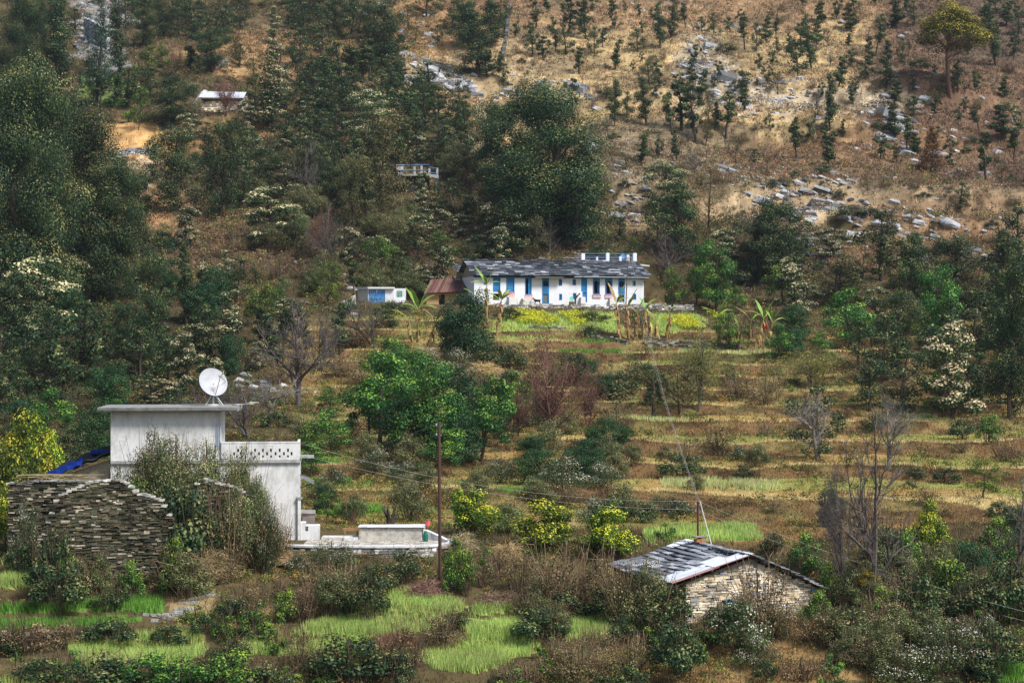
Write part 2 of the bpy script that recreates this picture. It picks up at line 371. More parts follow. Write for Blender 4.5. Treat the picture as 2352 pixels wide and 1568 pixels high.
    dens = dens*np.where((u > 1150) & (v < 420), .35, 1)*np.where((u > 1450) & (v > 940) & (v < 1250), .45, 1)
    dens = dens*np.where(v > 1270, 1.4, 1)*np.where((np.hypot((u-300)/110, (v-330)/75) < 1), 0, 1)*np.where(np.hypot((u-430)/70, (v-1385)/45) < 1, .1, 1)
    nearf = np.zeros(len(x), bool)
    for dx in (-.7, .7):
        for dy in (-.8, 0, 1.2):
            _, f2, _, _ = ground_col(x+dx, y+dy, H(x+dx, y+dy)); nearf |= f2 >= 0
    k = (fk < 0) & ~nearf & (r.random(len(x)) < dens); x, y, z, n, m2, c, u, v = (a[k] for a in (x, y, z, n, m2, c, u, v))
    nl = 26; N = len(x)
    sc = np.clip(y/150, .75, 2.1)
    green = np.array((.07,.13,.03)); brown = np.array((.26,.17,.075)); dark = np.array((.045,.065,.028)); lite = np.array((.18,.23,.06))
    t = r.random(N)[:, None]
    gp = np.where(v > 1260, .5, np.where((u < 1050) & (v > 300), .55, .3))[:, None]
    base = np.where(t < gp*.6, green, np.where(t < gp, lite, np.where(t < gp+.3, brown, dark)))
    base = base*(.6+.4*c/np.maximum(c.mean(1, keepdims=True), .05))
    R = (.25+.45*r.random(N))*sc
    ctr = np.repeat(np.stack([x, y, z+R*.35], -1), nl, 0); RR = np.repeat(R, nl)[:, None]
    d = r.normal(0, 1, (N*nl, 3)); d /= np.linalg.norm(d, axis=1, keepdims=True); d[:, 2] = np.abs(d[:, 2])*.9-.15
    p = ctr+d*RR*(.5+.6*r.random((N*nl, 1)))
    s = np.repeat(.065*sc, nl)[:, None]
    mb = MB(); quads(mb, p, d, s, np.repeat(base, nl, 0)*(.55+.9*r.random((N*nl, 1))), r)
    tag(mk('undergrowth', mb, M_LEAF), 'low mixed weeds and brambles on banks between the terraces and trees', 'undergrowth', kind='stuff')
def quads(mb, p, d, s, col, r, asp=.62):
    n = len(p)
    nr = d+r.normal(0, .42, (n, 3)); nr /= np.linalg.norm(nr, axis=1, keepdims=True)+1e-9
    a = np.cross(nr, r.normal(0, 1, (n, 3))); a /= np.linalg.norm(a, axis=1, keepdims=True)+1e-9
    b = np.cross(nr, a)
    s = s*(.7+.6*r.random((n, 1)))
    V = np.stack([p-a*s, p-b*s*asp, p+a*s, p+b*s*asp], 1)
    mb.add(V.reshape(-1, 3), np.arange(n*4).reshape(n, 4), col)
def hillside_scrub():
    x, y, z, r = sample_ground(60000, 252, 460, 1.2, 14, .28)
    k = ~blocked(x, y); x, y, z = x[k], y[k], z[k]
    c, fk, u, v = ground_col(x, y, z); n = fbm(x/5, y/5, 73, 3)
    k = (fk < 0) & (r.random(len(x)) < .2+1.1*sm(.42, .6, n)) & ~((np.hypot((u-300)/110, (v-315)/40) < 1)); x, y, z, c = x[k], y[k], z[k], c[k]; N = len(x); nl = 12
    t = r.random((N, 1)); base = np.where(t < .16, np.array((.06,.10,.045)), np.where(t < .42, np.array((.13,.085,.05)), np.where(t < .6, np.array((.26,.17,.09)), c*1.45+.01)))
    R = r.uniform(.3, .85, N); ctr = np.repeat(np.stack([x, y, z+R*.3], -1), nl, 0); RR = np.repeat(R, nl)[:, None]
    d = r.normal(0, 1, (N*nl, 3)); d /= np.linalg.norm(d, axis=1, keepdims=True); d[:, 2] = np.abs(d[:, 2])*.8-.1
    mb = MB(); quads(mb, ctr+d*RR*(.4+.7*r.random((N*nl, 1))), d, np.full((N*nl, 1), .12), np.repeat(base, nl, 0)*(.55+.9*r.random((N*nl, 1))), r)
    tag(mk('hillside_scrub', mb, M_LEAF), 'dry brown and tan scrub tufts all over the upper hillside', 'scrub', kind='stuff')
build_grass(); hillside_scrub()

# ------------------------------------------------------------------ trees and shrubs: prototypes
def crown_leaves(mb, r, C, R, n_each, size, pal, tip=.35, tipz=.1, flat=.75):
    C = np.asarray(C); R = np.asarray(R); m = len(C); cnt = np.maximum(8, (n_each*1.7*(R/R.mean())**2)).astype(int)
    idx = np.repeat(np.arange(m), cnt); n = len(idx)
    d = r.normal(0, 1, (n, 3)); d /= np.linalg.norm(d, axis=1, keepdims=True)
    rad = .45+.62*r.random((n, 1))**.6
    lump = .8+.4*vnoise(d[:, 0]*2.3+idx*3.1, d[:, 2]*2.3+d[:, 1]*1.7, 90)[:, None]
    p = C[idx]+d*np.array((1, 1, flat))*R[idx][:, None]*rad*lump
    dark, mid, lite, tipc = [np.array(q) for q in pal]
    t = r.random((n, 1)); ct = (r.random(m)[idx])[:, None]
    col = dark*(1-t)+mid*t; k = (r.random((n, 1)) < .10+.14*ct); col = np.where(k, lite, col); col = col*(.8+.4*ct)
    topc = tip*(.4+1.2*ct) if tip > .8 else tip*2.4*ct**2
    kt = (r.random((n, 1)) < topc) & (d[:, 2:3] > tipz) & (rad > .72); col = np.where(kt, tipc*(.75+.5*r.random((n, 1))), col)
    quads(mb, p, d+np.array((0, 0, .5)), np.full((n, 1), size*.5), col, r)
def trunk_mesh(mb, r, h, rad, C, col=(.07,.055,.04), lean=.04, maxb=40):
    k = 7; zs = np.linspace(0, 1, k); wob = np.cumsum(r.normal(0, .03, (k, 2)), 0)*h*.35; wob[0] = 0
    pts = np.stack([wob[:, 0]+lean*h*zs*r.normal(0, 1), wob[:, 1], zs*h*.86], -1); pts[0, 2] = -.6
    mb.tube(pts, rad*(1.25-zs*1.0)+.015, col, 7)
    sel = np.arange(len(C)); r.shuffle(sel)
    for i in sel[:maxb]:
        c = np.asarray(C[i]); hz = np.clip(c[2]*.72-.08*h*r.random(), .12*h, .8*h)
        s = np.array([np.interp(hz, pts[:, 2], pts[:, j]) for j in range(3)])
        mid = (s+c)/2+np.array((0, 0, -.04*h))+r.normal(0, .02*h, 3)
        rb = rad*.38*(1-.6*hz/h)
        mb.tube([s, mid, c], [rb, rb*.65, rb*.25], col, 4)
        for _ in range(2):
            q = c+r.normal(0, 1, 3)*h*.045; mb.tube([(mid+c)/2, q], [rb*.35, rb*.12], col, 3)
def bare(mb, r, h, rad, col, levels=4, spread=.5, nb=4, leafmb=None, leafcol=None, leafn=0, forks=1, droop=0):
    def grow(p, d, L, R, lev):
        n = 4; pts = [p]; dd = d.copy()
        for i in range(n):
            dd = dd+r.normal(0, .13, 3); dd[2] += .04 if lev else .06; dd[2] -= droop*(levels-lev < 3)
            dd /= np.linalg.norm(dd); pts.append(pts[-1]+dd*L/n)
        mb.tube(pts, np.linspace(R, R*.55, n+1), col, 6 if lev == 0 else 4 if lev < 2 else 3, cap=False)
        if lev >= levels:
            if leafmb is not None and leafn:
                q = np.array(pts[-2])[None]+r.normal(0, .22, (leafn, 3))
                quads(leafmb, q, r.normal(0, 1, (leafn, 3)), np.full((leafn, 1), .06), np.array(leafcol)*(.5+r.random((leafn, 1))), r)
            return
        for k in range(nb+(1 if lev == 0 else 0)):
            i = r.integers(2 if lev == 0 else 1, n+1); t = r.random()
            a = pts[i-1]*(1-t)+pts[i]*t if i < n or k else pts[-1]
            s = np.cross(dd, r.normal(0, 1, 3)); s /= np.linalg.norm(s)+1e-9
            nd = dd*(1-spread*.6)+s*spread*(.8+.6*r.random()); nd[2] += .12; nd /= np.linalg.norm(nd)
            grow(np.array(a), nd, L*(.52+.2*r.random()), R*.48, lev+1)
        grow(np.array(pts[-1]), dd+r.normal(0, .15, 3), L*.62, R*.55, lev+1)
    for f in range(forks):
        d0 = np.array([r.normal(0, .1+.22*(forks > 1)), r.normal(0, .1), 1.]); d0 /= np.linalg.norm(d0)
        grow(np.array([0, 0, -.3]), d0, h*.45, rad*(1 if forks == 1 else .75), 0)
def clumps(shape, r, h, w, cb, n):
    C = []; R = []
    zc0 = cb*h; ch = h-zc0
    if shape == 'dome':
        nl = max(7, n//5); k = 0
        for i in range(nl):
            f = (i+.5)/nl; f = .04+.92*f; prof = math.sin(math.pi*min(1, (f*.86+.12)))**.5
            a = i*2.4+r.uniform(-.5, .5); q = w*.5*prof*r.uniform(.3, .66)*(1 if i < nl-1 else .2); lc = np.array((math.cos(a)*q, math.sin(a)*q, zc0+ch*f*.9)); lr = w*r.uniform(.21, .30)
            for j in range(max(3, n//nl)):
                d = r.normal(0, 1, 3); d /= np.linalg.norm(d); d[2] = abs(d[2])*1.1-.35
                C.append(lc+d*lr*np.array((1, 1, .75))); R.append(lr*r.uniform(.48, .7))
    elif shape == 'column':
        for i in range(n):
            f = (i+.5)/n; ww = w*.5*(1-.45*abs(f-.35)*1.6)*(.7+.5*r.random()); a = r.random()*6.28; q = (.15+.5*r.random())*ww
            C.append((math.cos(a)*q, math.sin(a)*q, zc0+ch*(.04+.92*f))); R.append(ww*(.5+.3*r.random()))
    elif shape == 'cone':
        for i in range(n):
            f = ((i+.5)/n)**.85; ww = w*.5*(1-f)*1.05+.05*w; a = i*2.4; q = ww*(.35+.5*r.random())
            C.append((math.cos(a)*q, math.sin(a)*q, zc0+ch*f-.1*q)); R.append(max(.12*w*(1-f)+.07*w, .05*w))
    elif shape == 'umbrella':
        for i in range(n):
            a = r.random()*6.28; q = r.random()**.5*w*.45; z = zc0+ch*(.35+.6*(1-(q/(w*.5))**2)*(.8+.3*r.random())); C.append((math.cos(a)*q, math.sin(a)*q, z)); R.append(w*(.10+.06*r.random()))
    elif shape == 'bush':
        for i in range(n):
            a = r.random()*6.28; q = r.random()**.5*w*.42; z = h*(.12+.72*(1-(q/(w*.5))**2)*r.random()**.5); C.append((math.cos(a)*q, math.sin(a)*q, z)); R.append(w*(.12+.08*r.random()))
    return np.array(C), np.array(R)
OAK = ((.014,.034,.019), (.040,.080,.027), (.095,.15,.04), (.27,.25,.09))
PALE = ((.022,.052,.026), (.06,.11,.04), (.20,.23,.09), (.66,.57,.33))
OLIV = ((.045,.055,.022), (.12,.11,.042), (.15,.13,.045), (.24,.18,.07))
GRN = ((.018,.065,.02), (.055,.16,.03), (.15,.29,.045), (.27,.40,.05))
LGRN = ((.03,.07,.015), (.09,.15,.025), (.17,.24,.03), (.26,.33,.05))
CIT = ((.03,.075,.012), (.10,.19,.02), (.34,.42,.03), (.62,.64,.05))
PINE = ((.03,.035,.01), (.10,.085,.015), (.2,.16,.02), (.36,.26,.03))
DEO = ((.015,.045,.03), (.04,.09,.055), (.08,.14,.08), (.12,.18,.1))
RUST = ((.06,.025,.012), (.17,.065,.025), (.28,.11,.04), (.35,.15,.05))
AIRY = ((.20,.14,.05), (.34,.24,.08), (.42,.31,.1), (.5,.38,.14))
DGRN = ((.012,.040,.018), (.026,.08,.028), (.06,.15,.045), (.10,.2,.055))
DRYS = ((.07,.06,.028), (.17,.13,.055), (.29,.21,.095), (.42,.32,.16))
KINDS = {
 # kind: name, look, cat, shape, palette, [(h, w, cb, nclumps, leaves, leaf size, seed)], tip, trunk r/h
 'oak': ('oak_tree','dark green leafy oak','tree','dome',OAK,[(6,4.2,.06,26,70,.2,1),(12,8,.05,56,200,.2,2),(23,15,.05,110,420,.23,3),(11,6,.05,50,180,.2,4)],.4,.022),
 'pale': ('pale_oak_tree','pale cream-tipped oak','tree','dome',PALE,[(6,4.2,.05,28,80,.2,11),(11,7,.05,54,180,.19,12),(8,4.5,.05,38,100,.21,13)],.85,.02),
 'slim': ('slender_oak_tree','slender lopped green oak','tree','column',OAK,[(6,1.9,.12,14,85,.2,21),(9,2.6,.12,20,95,.22,22),(7,2.2,.3,9,100,.2,23),(15,4,.1,28,120,.26,24)],.25,.014),
 'slimpale': ('slender_pale_oak','slender lopped oak with pale creamy leaf tips','tree','column',PALE,[(10,3,.1,16,120,.22,31),(20,5,.08,26,170,.28,32)],.9,.013),
 'green': ('broadleaf_tree','bright green broadleaf tree','tree','dome',GRN,[(5,4,.12,26,110,.16,41),(10,7,.1,60,150,.2,42)],.4,.018),
 'lime': ('light_green_tree','light yellow-green tree','tree','dome',LGRN,[(5,4,.12,24,80,.17,51),(9,7,.12,44,100,.22,52)],.35,.015),
 'dark': ('dark_bush_tree','dense deep green bushy tree','tree','dome',DGRN,[(6,6,.04,50,140,.17,61),(10,6,.08,54,140,.2,62)],.15,.02),
 'olive': ('brown_leaved_tree','brownish olive thin-leaved tree','tree','dome',OLIV,[(6,4.5,.15,26,50,.17,71),(12,7,.1,54,80,.2,72)],.2,.013),
 'citrus': ('citrus_tree','yellow-green citrus tree','tree','bush',CIT,[(3.2,3.4,.05,30,120,.13,81),(4,4.4,.05,38,120,.14,82)],.75,.02),
 'pine': ('golden_pine_tree','golden-green pine with billowing crown','tree','umbrella',PINE,[(16,11,.25,70,190,.24,91)],.7,.02),
 'deodar': ('cedar_tree','thin blue-green conifer','tree','cone',DEO,[(14,5,.15,60,42,.2,101)],.3,.012),
 'rust': ('rust_brown_tree','rust-brown withered conifer','tree','cone',RUST,[(10,6,.08,60,80,.2,111)],.5,.015),
 'airy': ('airy_golden_tree','airy golden-brown leafless-looking tree','tree','dome',AIRY,[(10,6,.2,44,90,.12,121)],.3,.012),
 'shrub': ('shrub','low dark green shrub','shrub','bush',OAK,[(1.5,2,0,14,60,.11,131),(2.2,2.6,0,20,70,.12,132)],.25,.02),
 'gshrub': ('green_shrub','fresh green shrub','shrub','bush',GRN,[(1.6,1.8,0,14,70,.1,141),(2.2,2.4,0,18,80,.11,142)],.4,.02),
 'dry': ('dry_shrub','dry brown tangled shrub','shrub','bush',DRYS,[(1.5,2.2,0,14,42,.085,151),(2.2,3.2,0,22,60,.09,152)],.4,.02),
 'brush': ('tall_brush','tall airy olive-brown brushwood','shrub','bush',((.05,.075,.03),(.12,.15,.05),(.23,.25,.085),(.38,.33,.16)),[(3.2,3,0,34,130,.085,181),(5,4.2,0,50,190,.1,182)],.3,.012),
 'flower': ('flowering_shrub','dark shrub dotted with small white flowers','shrub','bush',((.02,.045,.016),(.06,.10,.03),(.15,.17,.07),(.60,.57,.46)),[(1.5,2.2,0,18,110,.075,161),(2,3,0,26,110,.075,162)],.3,.02),
 'far': ('small_oak_tree','small dark green hillside oak','tree','dome',OAK,[(4,3,.1,12,50,.2,171),(5,3.5,.1,16,50,.22,172),(6,2.6,.15,14,50,.22,173)],.2,.022),
}
PROTO = {}
def tree_proto(kind):
    if kind in PROTO: return PROTO[kind]
    out = []
    if kind in KINDS:
        nm, look, cat, shape, pal, vs, tip, tr = KINDS[kind]
        for (h, w, cb, nc, nl, ls, sd) in vs:
            r = np.random.default_rng(sd); C, R = clumps(shape, r, h, w, cb, nc)
            tb = MB(); trunk_mesh(tb, r, h, max(.03, tr*h), C, (.075,.06,.045) if kind != 'pine' else (.14,.09,.06), maxb=30)
            if kind in ('dry', 'shrub', 'flower', 'gshrub', 'brush'):
                for _ in range(46 if kind == 'dry' else 44 if kind == 'brush' else 16):
                    a = r.random()*6.28; q = r.random()*w*.22; e = np.array((math.cos(a)*w*.5*r.random()+math.cos(a)*q, math.sin(a)*w*.5*r.random(), h*((.35+.55*r.random()) if kind == 'brush' else (.5+.55*r.random()))))
                    s0 = np.array((math.cos(a)*q, math.sin(a)*q, -.1)); mid = (s0+e)/2+r.normal(0, .12, 3)
                    tb.tube([s0, mid, e, e+r.normal(0, .25, 3)], [.022, .016, .011, .005], np.array((.24,.175,.105))*(.4+.8*r.random()) if kind in ('dry', 'brush') else (.12,.09,.055), 3)
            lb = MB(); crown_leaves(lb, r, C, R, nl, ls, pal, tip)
            out.append((h, w, tb, lb))
    else:
        spec = {'bare': ('bare_tree', 'leafless dark grey tree', (.13,.11,.10), None, 0),
                'barewhite': ('bare_pale_tree', 'leafless tree with whitish twigs', (.22,.20,.18), None, 0),
                'barered': ('red_twig_tree', 'nearly leafless tree with red-brown buds', (.17,.10,.08), (.17,.07,.05), 3),
                'sparse': ('sparse_tree', 'thin tree with sparse yellow-green leaves', (.16,.13,.11), (.26,.28,.05), 5)}[kind]
        for sd in (1, 2):
            r = np.random.default_rng(sd*37+len(kind)); tb = MB(); lb = MB() if spec[3] else None
            tall = sd == 2 and kind in ('bare',)
            bare(tb, r, 8, .2, spec[2], 4, .62, 4, lb, spec[3], spec[4], forks=2 if (kind in ('barered', 'sparse') or tall) else 1)
            V = np.concatenate(tb.V); h = V[:, 2].max(); w = V[:, 0].max()-V[:, 0].min()
            out.append((h, w, tb, lb))
    res = []
    for (h, w, tb, lb) in out:
        V = np.concatenate((lb or tb).V); hh = float(np.percentile(V[:, 2], 99.7)); ww = float(np.percentile(V[:, 0], 99)-np.percentile(V[:, 0], 1))
        res.append([hh, ww, tb, lb, None, None])
    PROTO[kind] = res; return res
BARE = {'bare': ('bare_tree', 'leafless dark grey tree', 'tree'), 'barewhite': ('bare_pale_tree', 'leafless tree with whitish twigs', 'tree'),
        'barered': ('red_twig_tree', 'nearly leafless tree with red-brown buds', 'tree'), 'sparse': ('sparse_tree', 'thin tree with sparse yellow-green leaves', 'tree')}
PLANTS = []
CAMK = 0
def plant(kind, u, vb, hpx, wpx, D=None, var=None, look=None, minz=None):
    """put a plant with its foot where the ground is seen at (u, vb), hpx/wpx its size there"""
    if D is None:
        p = G(u, vb)
    else:
        x = XW(u, D); p = Vector((x, D, Hs(x, D)))
    D = p.y
    top = ZW(vb-hpx, D); h = top-p.z
    if h < .3: h = hpx/F*D
    w = wpx/F*D
    pr = tree_proto(kind)
    if var is None:
        k = sorted(range(len(pr)), key=lambda i: abs(math.log(pr[i][0]/h))+.6*abs(math.log((pr[i][1]/pr[i][0])/(w/h)))+random.random()*.35)[0]
    else: k = var
    q = pr[k]
    nm = KINDS[kind][0] if kind in KINDS else BARE[kind][0]
    shrub = kind in ('shrub', 'gshrub', 'dry', 'flower', 'brush')
    root = thing(nm, p, rz=random.random()*6.28)
    tl = .13 if kind in ('slim', 'far') else .05; root.rotation_euler[0] = random.gauss(0, tl); root.rotation_euler[1] = random.gauss(0, tl)
    a, b = ('stems', 'foliage') if shrub else ('trunk', 'crown')
    if q[4] is None:
        q[4] = mk(a, q[2], M_BARK if kind not in ('dry', 'brush') else M_TWIG, root)
        q[5] = mk(b, q[3], M_LEAF, root) if q[3] else False
    else:
        for ob in (q[4], q[5]):
            if ob:
                c = ob.copy(); COL.objects.link(c); c.parent = root
    root.scale = (w/q[1], w/q[1], h/q[0])
    PLANTS.append(dict(o=root, kind=kind, u=u, v=vb-hpx*.5, vb=vb, h=h, hpx=hpx, wpx=wpx, look=look))
    return root
# ------------------------------------------------------------------ planting: kind, u, v of the foot, height, width (photo units)
TREES = """
oak 70 740 600 260
oak 190 700 470 240
oak 265 690 330 170
oak 20 560 420 150
oak 110 905 200 170
oak 190 880 190 150
pale 90 780 190 150
pale 150 720 130 110
oak 20 850 220 120
oak 30 260 280 110
oak 90 235 250 90
slim 143 230 240 60
slim 60 200 210 80
deodar 222 243 235 85
slim 273 175 165 50
oak 292 245 90 95
slim 262 250 120 34
olive 213 238 110 60
slim 232 245 90 34
oak 393 292 115 120
oak 345 225 70 60
oak 400 490 205 130
oak 505 505 240 100
oak 350 420 60 50
pale 430 570 95 70
oak 610 455 115 90
pale 622 560 130 115
oak 560 480 90 60
slimpale 630 95 82 36
slimpale 628 305 220 70
olive 672 240 60 50
slimpale 612 290 100 66
lime 585 240 72 60
barered 520 268 95 70
lime 340 190 85 60
lime 375 165 60 40
lime 318 300 100 40
oak 455 175 50 30
olive 400 220 90 60
barered 410 175 70 40
oak 370 92 88 70
oak 443 86 72 66
olive 410 85 60 60
oak 510 88 80 60
olive 475 60 60 60
slim 440 160 55 36
oak 550 155 55 45
oak 290 70 90 60
oak 330 60 70 60
oak 700 100 95 66
oak 735 95 85 56
oak 680 70 80 60
oak 770 70 80 60
oak 740 120 60 50
oak 810 60 70 56
oak 850 70 70 56
oak 885 150 150 96
oak 905 135 70 66
oak 860 90 90 70
olive 940 70 60 50
oak 980 40 60 60
oak 1040 70 70 60
oak 1005 100 42 26
olive 955 95 40 40
oak 1100 178 165 84
oak 1075 110 110 80
oak 1130 110 110 70
oak 1060 70 80 60
olive 1090 140 90 56
oak 1150 60 70 50
slim 1120 175 60 36
pale 1155 190 50 34
slim 1146 165 40 24
oak 690 220 90 66
oak 735 240 100 66
oak 790 250 100 60
slim 800 200 95 45
slim 835 190 85 45
slim 745 215 85 40
oak 870 240 70 60
oak 905 250 80 60
slim 915 200 60 36
pale 660 200 50 40
pale 705 280 60 50
oak 660 260 60 50
oak 720 310 75 60
oak 770 330 80 60
pale 690 330 70 44
oak 810 290 70 60
pale 850 340 130 112
oak 935 290 80 80
oak 975 300 85 90
oak 1005 290 75 70
oak 950 240 60 60
oak 1050 290 60 66
pale 940 330 60 60
oak 1015 345 70 50
oak 1000 375 56 60
pale 955 372 60 50
oak 1040 390 90 66
oak 1050 320 45 46
pale 1040 360 50 50
lime 1020 385 60 40
olive 870 520 270 120
olive 815 540 180 80
olive 905 540 90 70
oak 715 470 150 90
oak 760 500 120 70
pale 720 350 40 50
pale 777 400 30 36
bare 705 480 170 90
lime 745 460 70 50
olive 660 470 80 50
oak 685 580 90 60
oak 830 600 60 60
bare 756 618 150 90
barered 745 600 130 76
bare 790 600 90 60
oak 1235 560 372 270
oak 1150 470 230 130
oak 1320 565 230 130
pale 1225 480 225 84
pale 1120 430 200 80
oak 1340 545 150 100
green 1198 512 112 76
pale 1180 590 100 90
pale 1125 560 95 70
olive 1100 520 80 50
pale 1275 560 100 60
lime 1245 560 110 50
pale 970 470 76 40
pale 1140 610 90 70
olive 1235 600 110 50
oak 1150 595 70 116
oak 1110 600 60 70
bare 1260 590 100 60
slim 1230 66 45 30
oak 1222 130 50 36
oak 1150 160 42 22
far 1305 80 85 46
slim 1275 128 60 20
oak 1300 125 70 46
far 1330 168 60 38
oak 1365 130 70 36
oak 1345 90 60 40
far 1411 68 42 24
slim 1412 160 70 22
slim 1518 112 115 34
oak 1465 118 52 44
far 1455 165 28 14
oak 1493 198 56 40
far 1317 260 80 36
slim 1411 290 115 32
slim 1485 290 120 40
oak 1440 270 60 40
oak 1545 60 65 46
slim 1500 44 25 14
far 1565 300 110 60
slim 1543 310 90 30
slim 1612 220 60 22
far 1590 150 50 26
slim 1575 64 60 22
oak 1612 75 36 28
oak 1640 80 50 34
slim 1710 112 80 26
oak 1737 118 66 26
slim 1760 100 62 22
slim 1782 88 50 20
oak 1786 125 40 20
slim 1865 162 132 36
far 1832 175 80 56
slim 1878 108 60 24
slim 1890 54 54 26
far 1920 46 48 30
slim 1958 76 70 28
slim 1947 105 28 14
far 1954 152 42 30
slim 2012 130 100 28
slim 1998 150 66 20
slim 2034 168 76 22
slim 2060 66 66 34
slim 2042 182 24 14
oak 2072 148 62 30
pine 2184 215 205 172
slim 2290 150 142 46
oak 2100 60 60 40
oak 2200 212 60 40
slim 2310 60 60 30
oak 2340 80 70 40
slim 2262 60 50 22
far 2330 130 50 30
slim 1708 255 72 28
slim 1668 318 110 40
olive 1620 335 130 36
far 1600 330 140 50
slim 1907 300 130 36
slim 1902 382 82 36
slim 1832 366 84 34
far 1966 214 34 22
slim 2052 240 58 28
slim 2055 322 90 34
slim 2085 350 86 30
oak 2098 266 46 44
slim 2107 360 60 26
slim 1925 200 70 26
rust 2138 392 100 56
pale 2180 385 70 30
slim 2248 300 62 28
slim 2300 318 78 40
far 2265 412 110 46
slim 2325 372 100 28
oak 2060 374 46 24
oak 2205 480 62 56
pale 2335 300 60 26
slim 2306 225 50 22
far 2240 210 50 30
far 1740 200 20 14
far 1932 172 20 14
far 2150 330 40 30
far 1770 300 40 22
far 1680 250 20 14
far 2160 214 20 16
pale 1735 380 40 30
airy 1628 530 155 88
pale 1532 505 135 112
oak 1560 590 170 100
oak 1510 560 110 70
oak 1775 625 172 150
oak 1745 655 150 100
oak 1815 640 120 76
pale 1912 590 66 74
oak 1885 560 30 26
pale 1670 620 95 76
olive 1610 600 90 50
green 1640 715 165 100
green 1600 700 90 60
bare 1540 640 130 110
lime 1545 712 100 66
lime 1450 600 56 50
oak 1420 560 80 40
olive 1400 600 80 50
olive 1920 700 120 112
oak 1925 690 110 96
pale 1808 660 70 50
pale 1825 735 130 92
dark 1825 790 90 80
pale 1850 720 70 70
oak 2085 760 222 92
oak 2065 850 180 110
green 2160 810 200 110
green 1955 800 138 118
lime 1965 700 50 70
pale 2015 760 100 70
oak 2025 870 150 90
pale 2190 745 50 54
pale 2188 965 225 128
green 2165 960 150 80
olive 2240 720 100 60
oak 2310 700 170 100
oak 2320 960 360 130
oak 2300 900 200 120
oak 2345 800 220 90
dark 1818 815 60 70
sparse 1862 892 92 130
olive 1890 870 80 90
bare 2010 880 60 50
oak 355 868 300 100
slim 430 745 190 46
slimpale 512 680 105 40
slimpale 520 835 170 76
oak 540 700 110 70
pale 470 700 100 46
oak 465 790 110 50
pale 423 920 155 82
pale 348 935 66 106
pale 480 910 90 70
dark 540 860 90 60
lime 592 750 108 76
lime 640 730 70 50
lime 752 700 100 52
bare 685 930 270 200
bare 575 1010 150 190
barewhite 610 960 90 110
bare 740 850 150 90
lime 875 660 118 78
lime 1010 600 70 60
olive 985 600 90 80
dark 1072 830 160 126
dark 1040 810 90 80
bare 862 800 125 110
green 885 900 130 120
green 872 1020 215 165
green 985 1065 250 165
green 930 970 180 130
green 1105 1058 200 130
dark 1050 1035 190 140
green 850 1010 140 110
green 1020 930 90 80
dark 930 1060 150 140
dark 1060 1060 110 120
green 960 900 80 90
barered 1265 1020 260 190
barered 1190 1000 120 90
barered 1350 985 160 90
green 1208 945 78 46
dark 1385 1060 105 86
sparse 1605 942 180 110
olive 1500 960 120 170
olive 1560 950 110 90
dark 1510 930 80 60
dark 1375 915 60 70
dark 1240 1110 80 110
dark 1330 1110 80 120
oak 1880 1055 170 122
barewhite 1880 1060 165 130
barewhite 2040 1080 180 120
bare 1945 1385 330 110
bare 2005 1390 470 190
dark 1905 1210 88 70
citrus 2140 1285 140 90
lime 2258 1145 90 80
dark 2235 1345 100 100
bare 2340 1330 260 140
citrus 45 1190 250 170
citrus 95 1120 170 110
citrus 10 1260 150 90
dark 215 1050 120 100
green 110 1010 120 120
green 265 985 70 60
olive 170 960 70 90
citrus 1084 1236 112 112
citrus 1050 1190 70 36
citrus 1258 1262 115 150
citrus 1398 1285 122 118
pine 1998 1395 90 60
green 1040 1340 110 50
dark 750 1180 70 60
lime 750 1200 70 60
oak 470 330 50 50
dark 60 1000 80 120
olive 20 1020 80 90
dark 2330 1250 90 90
"""
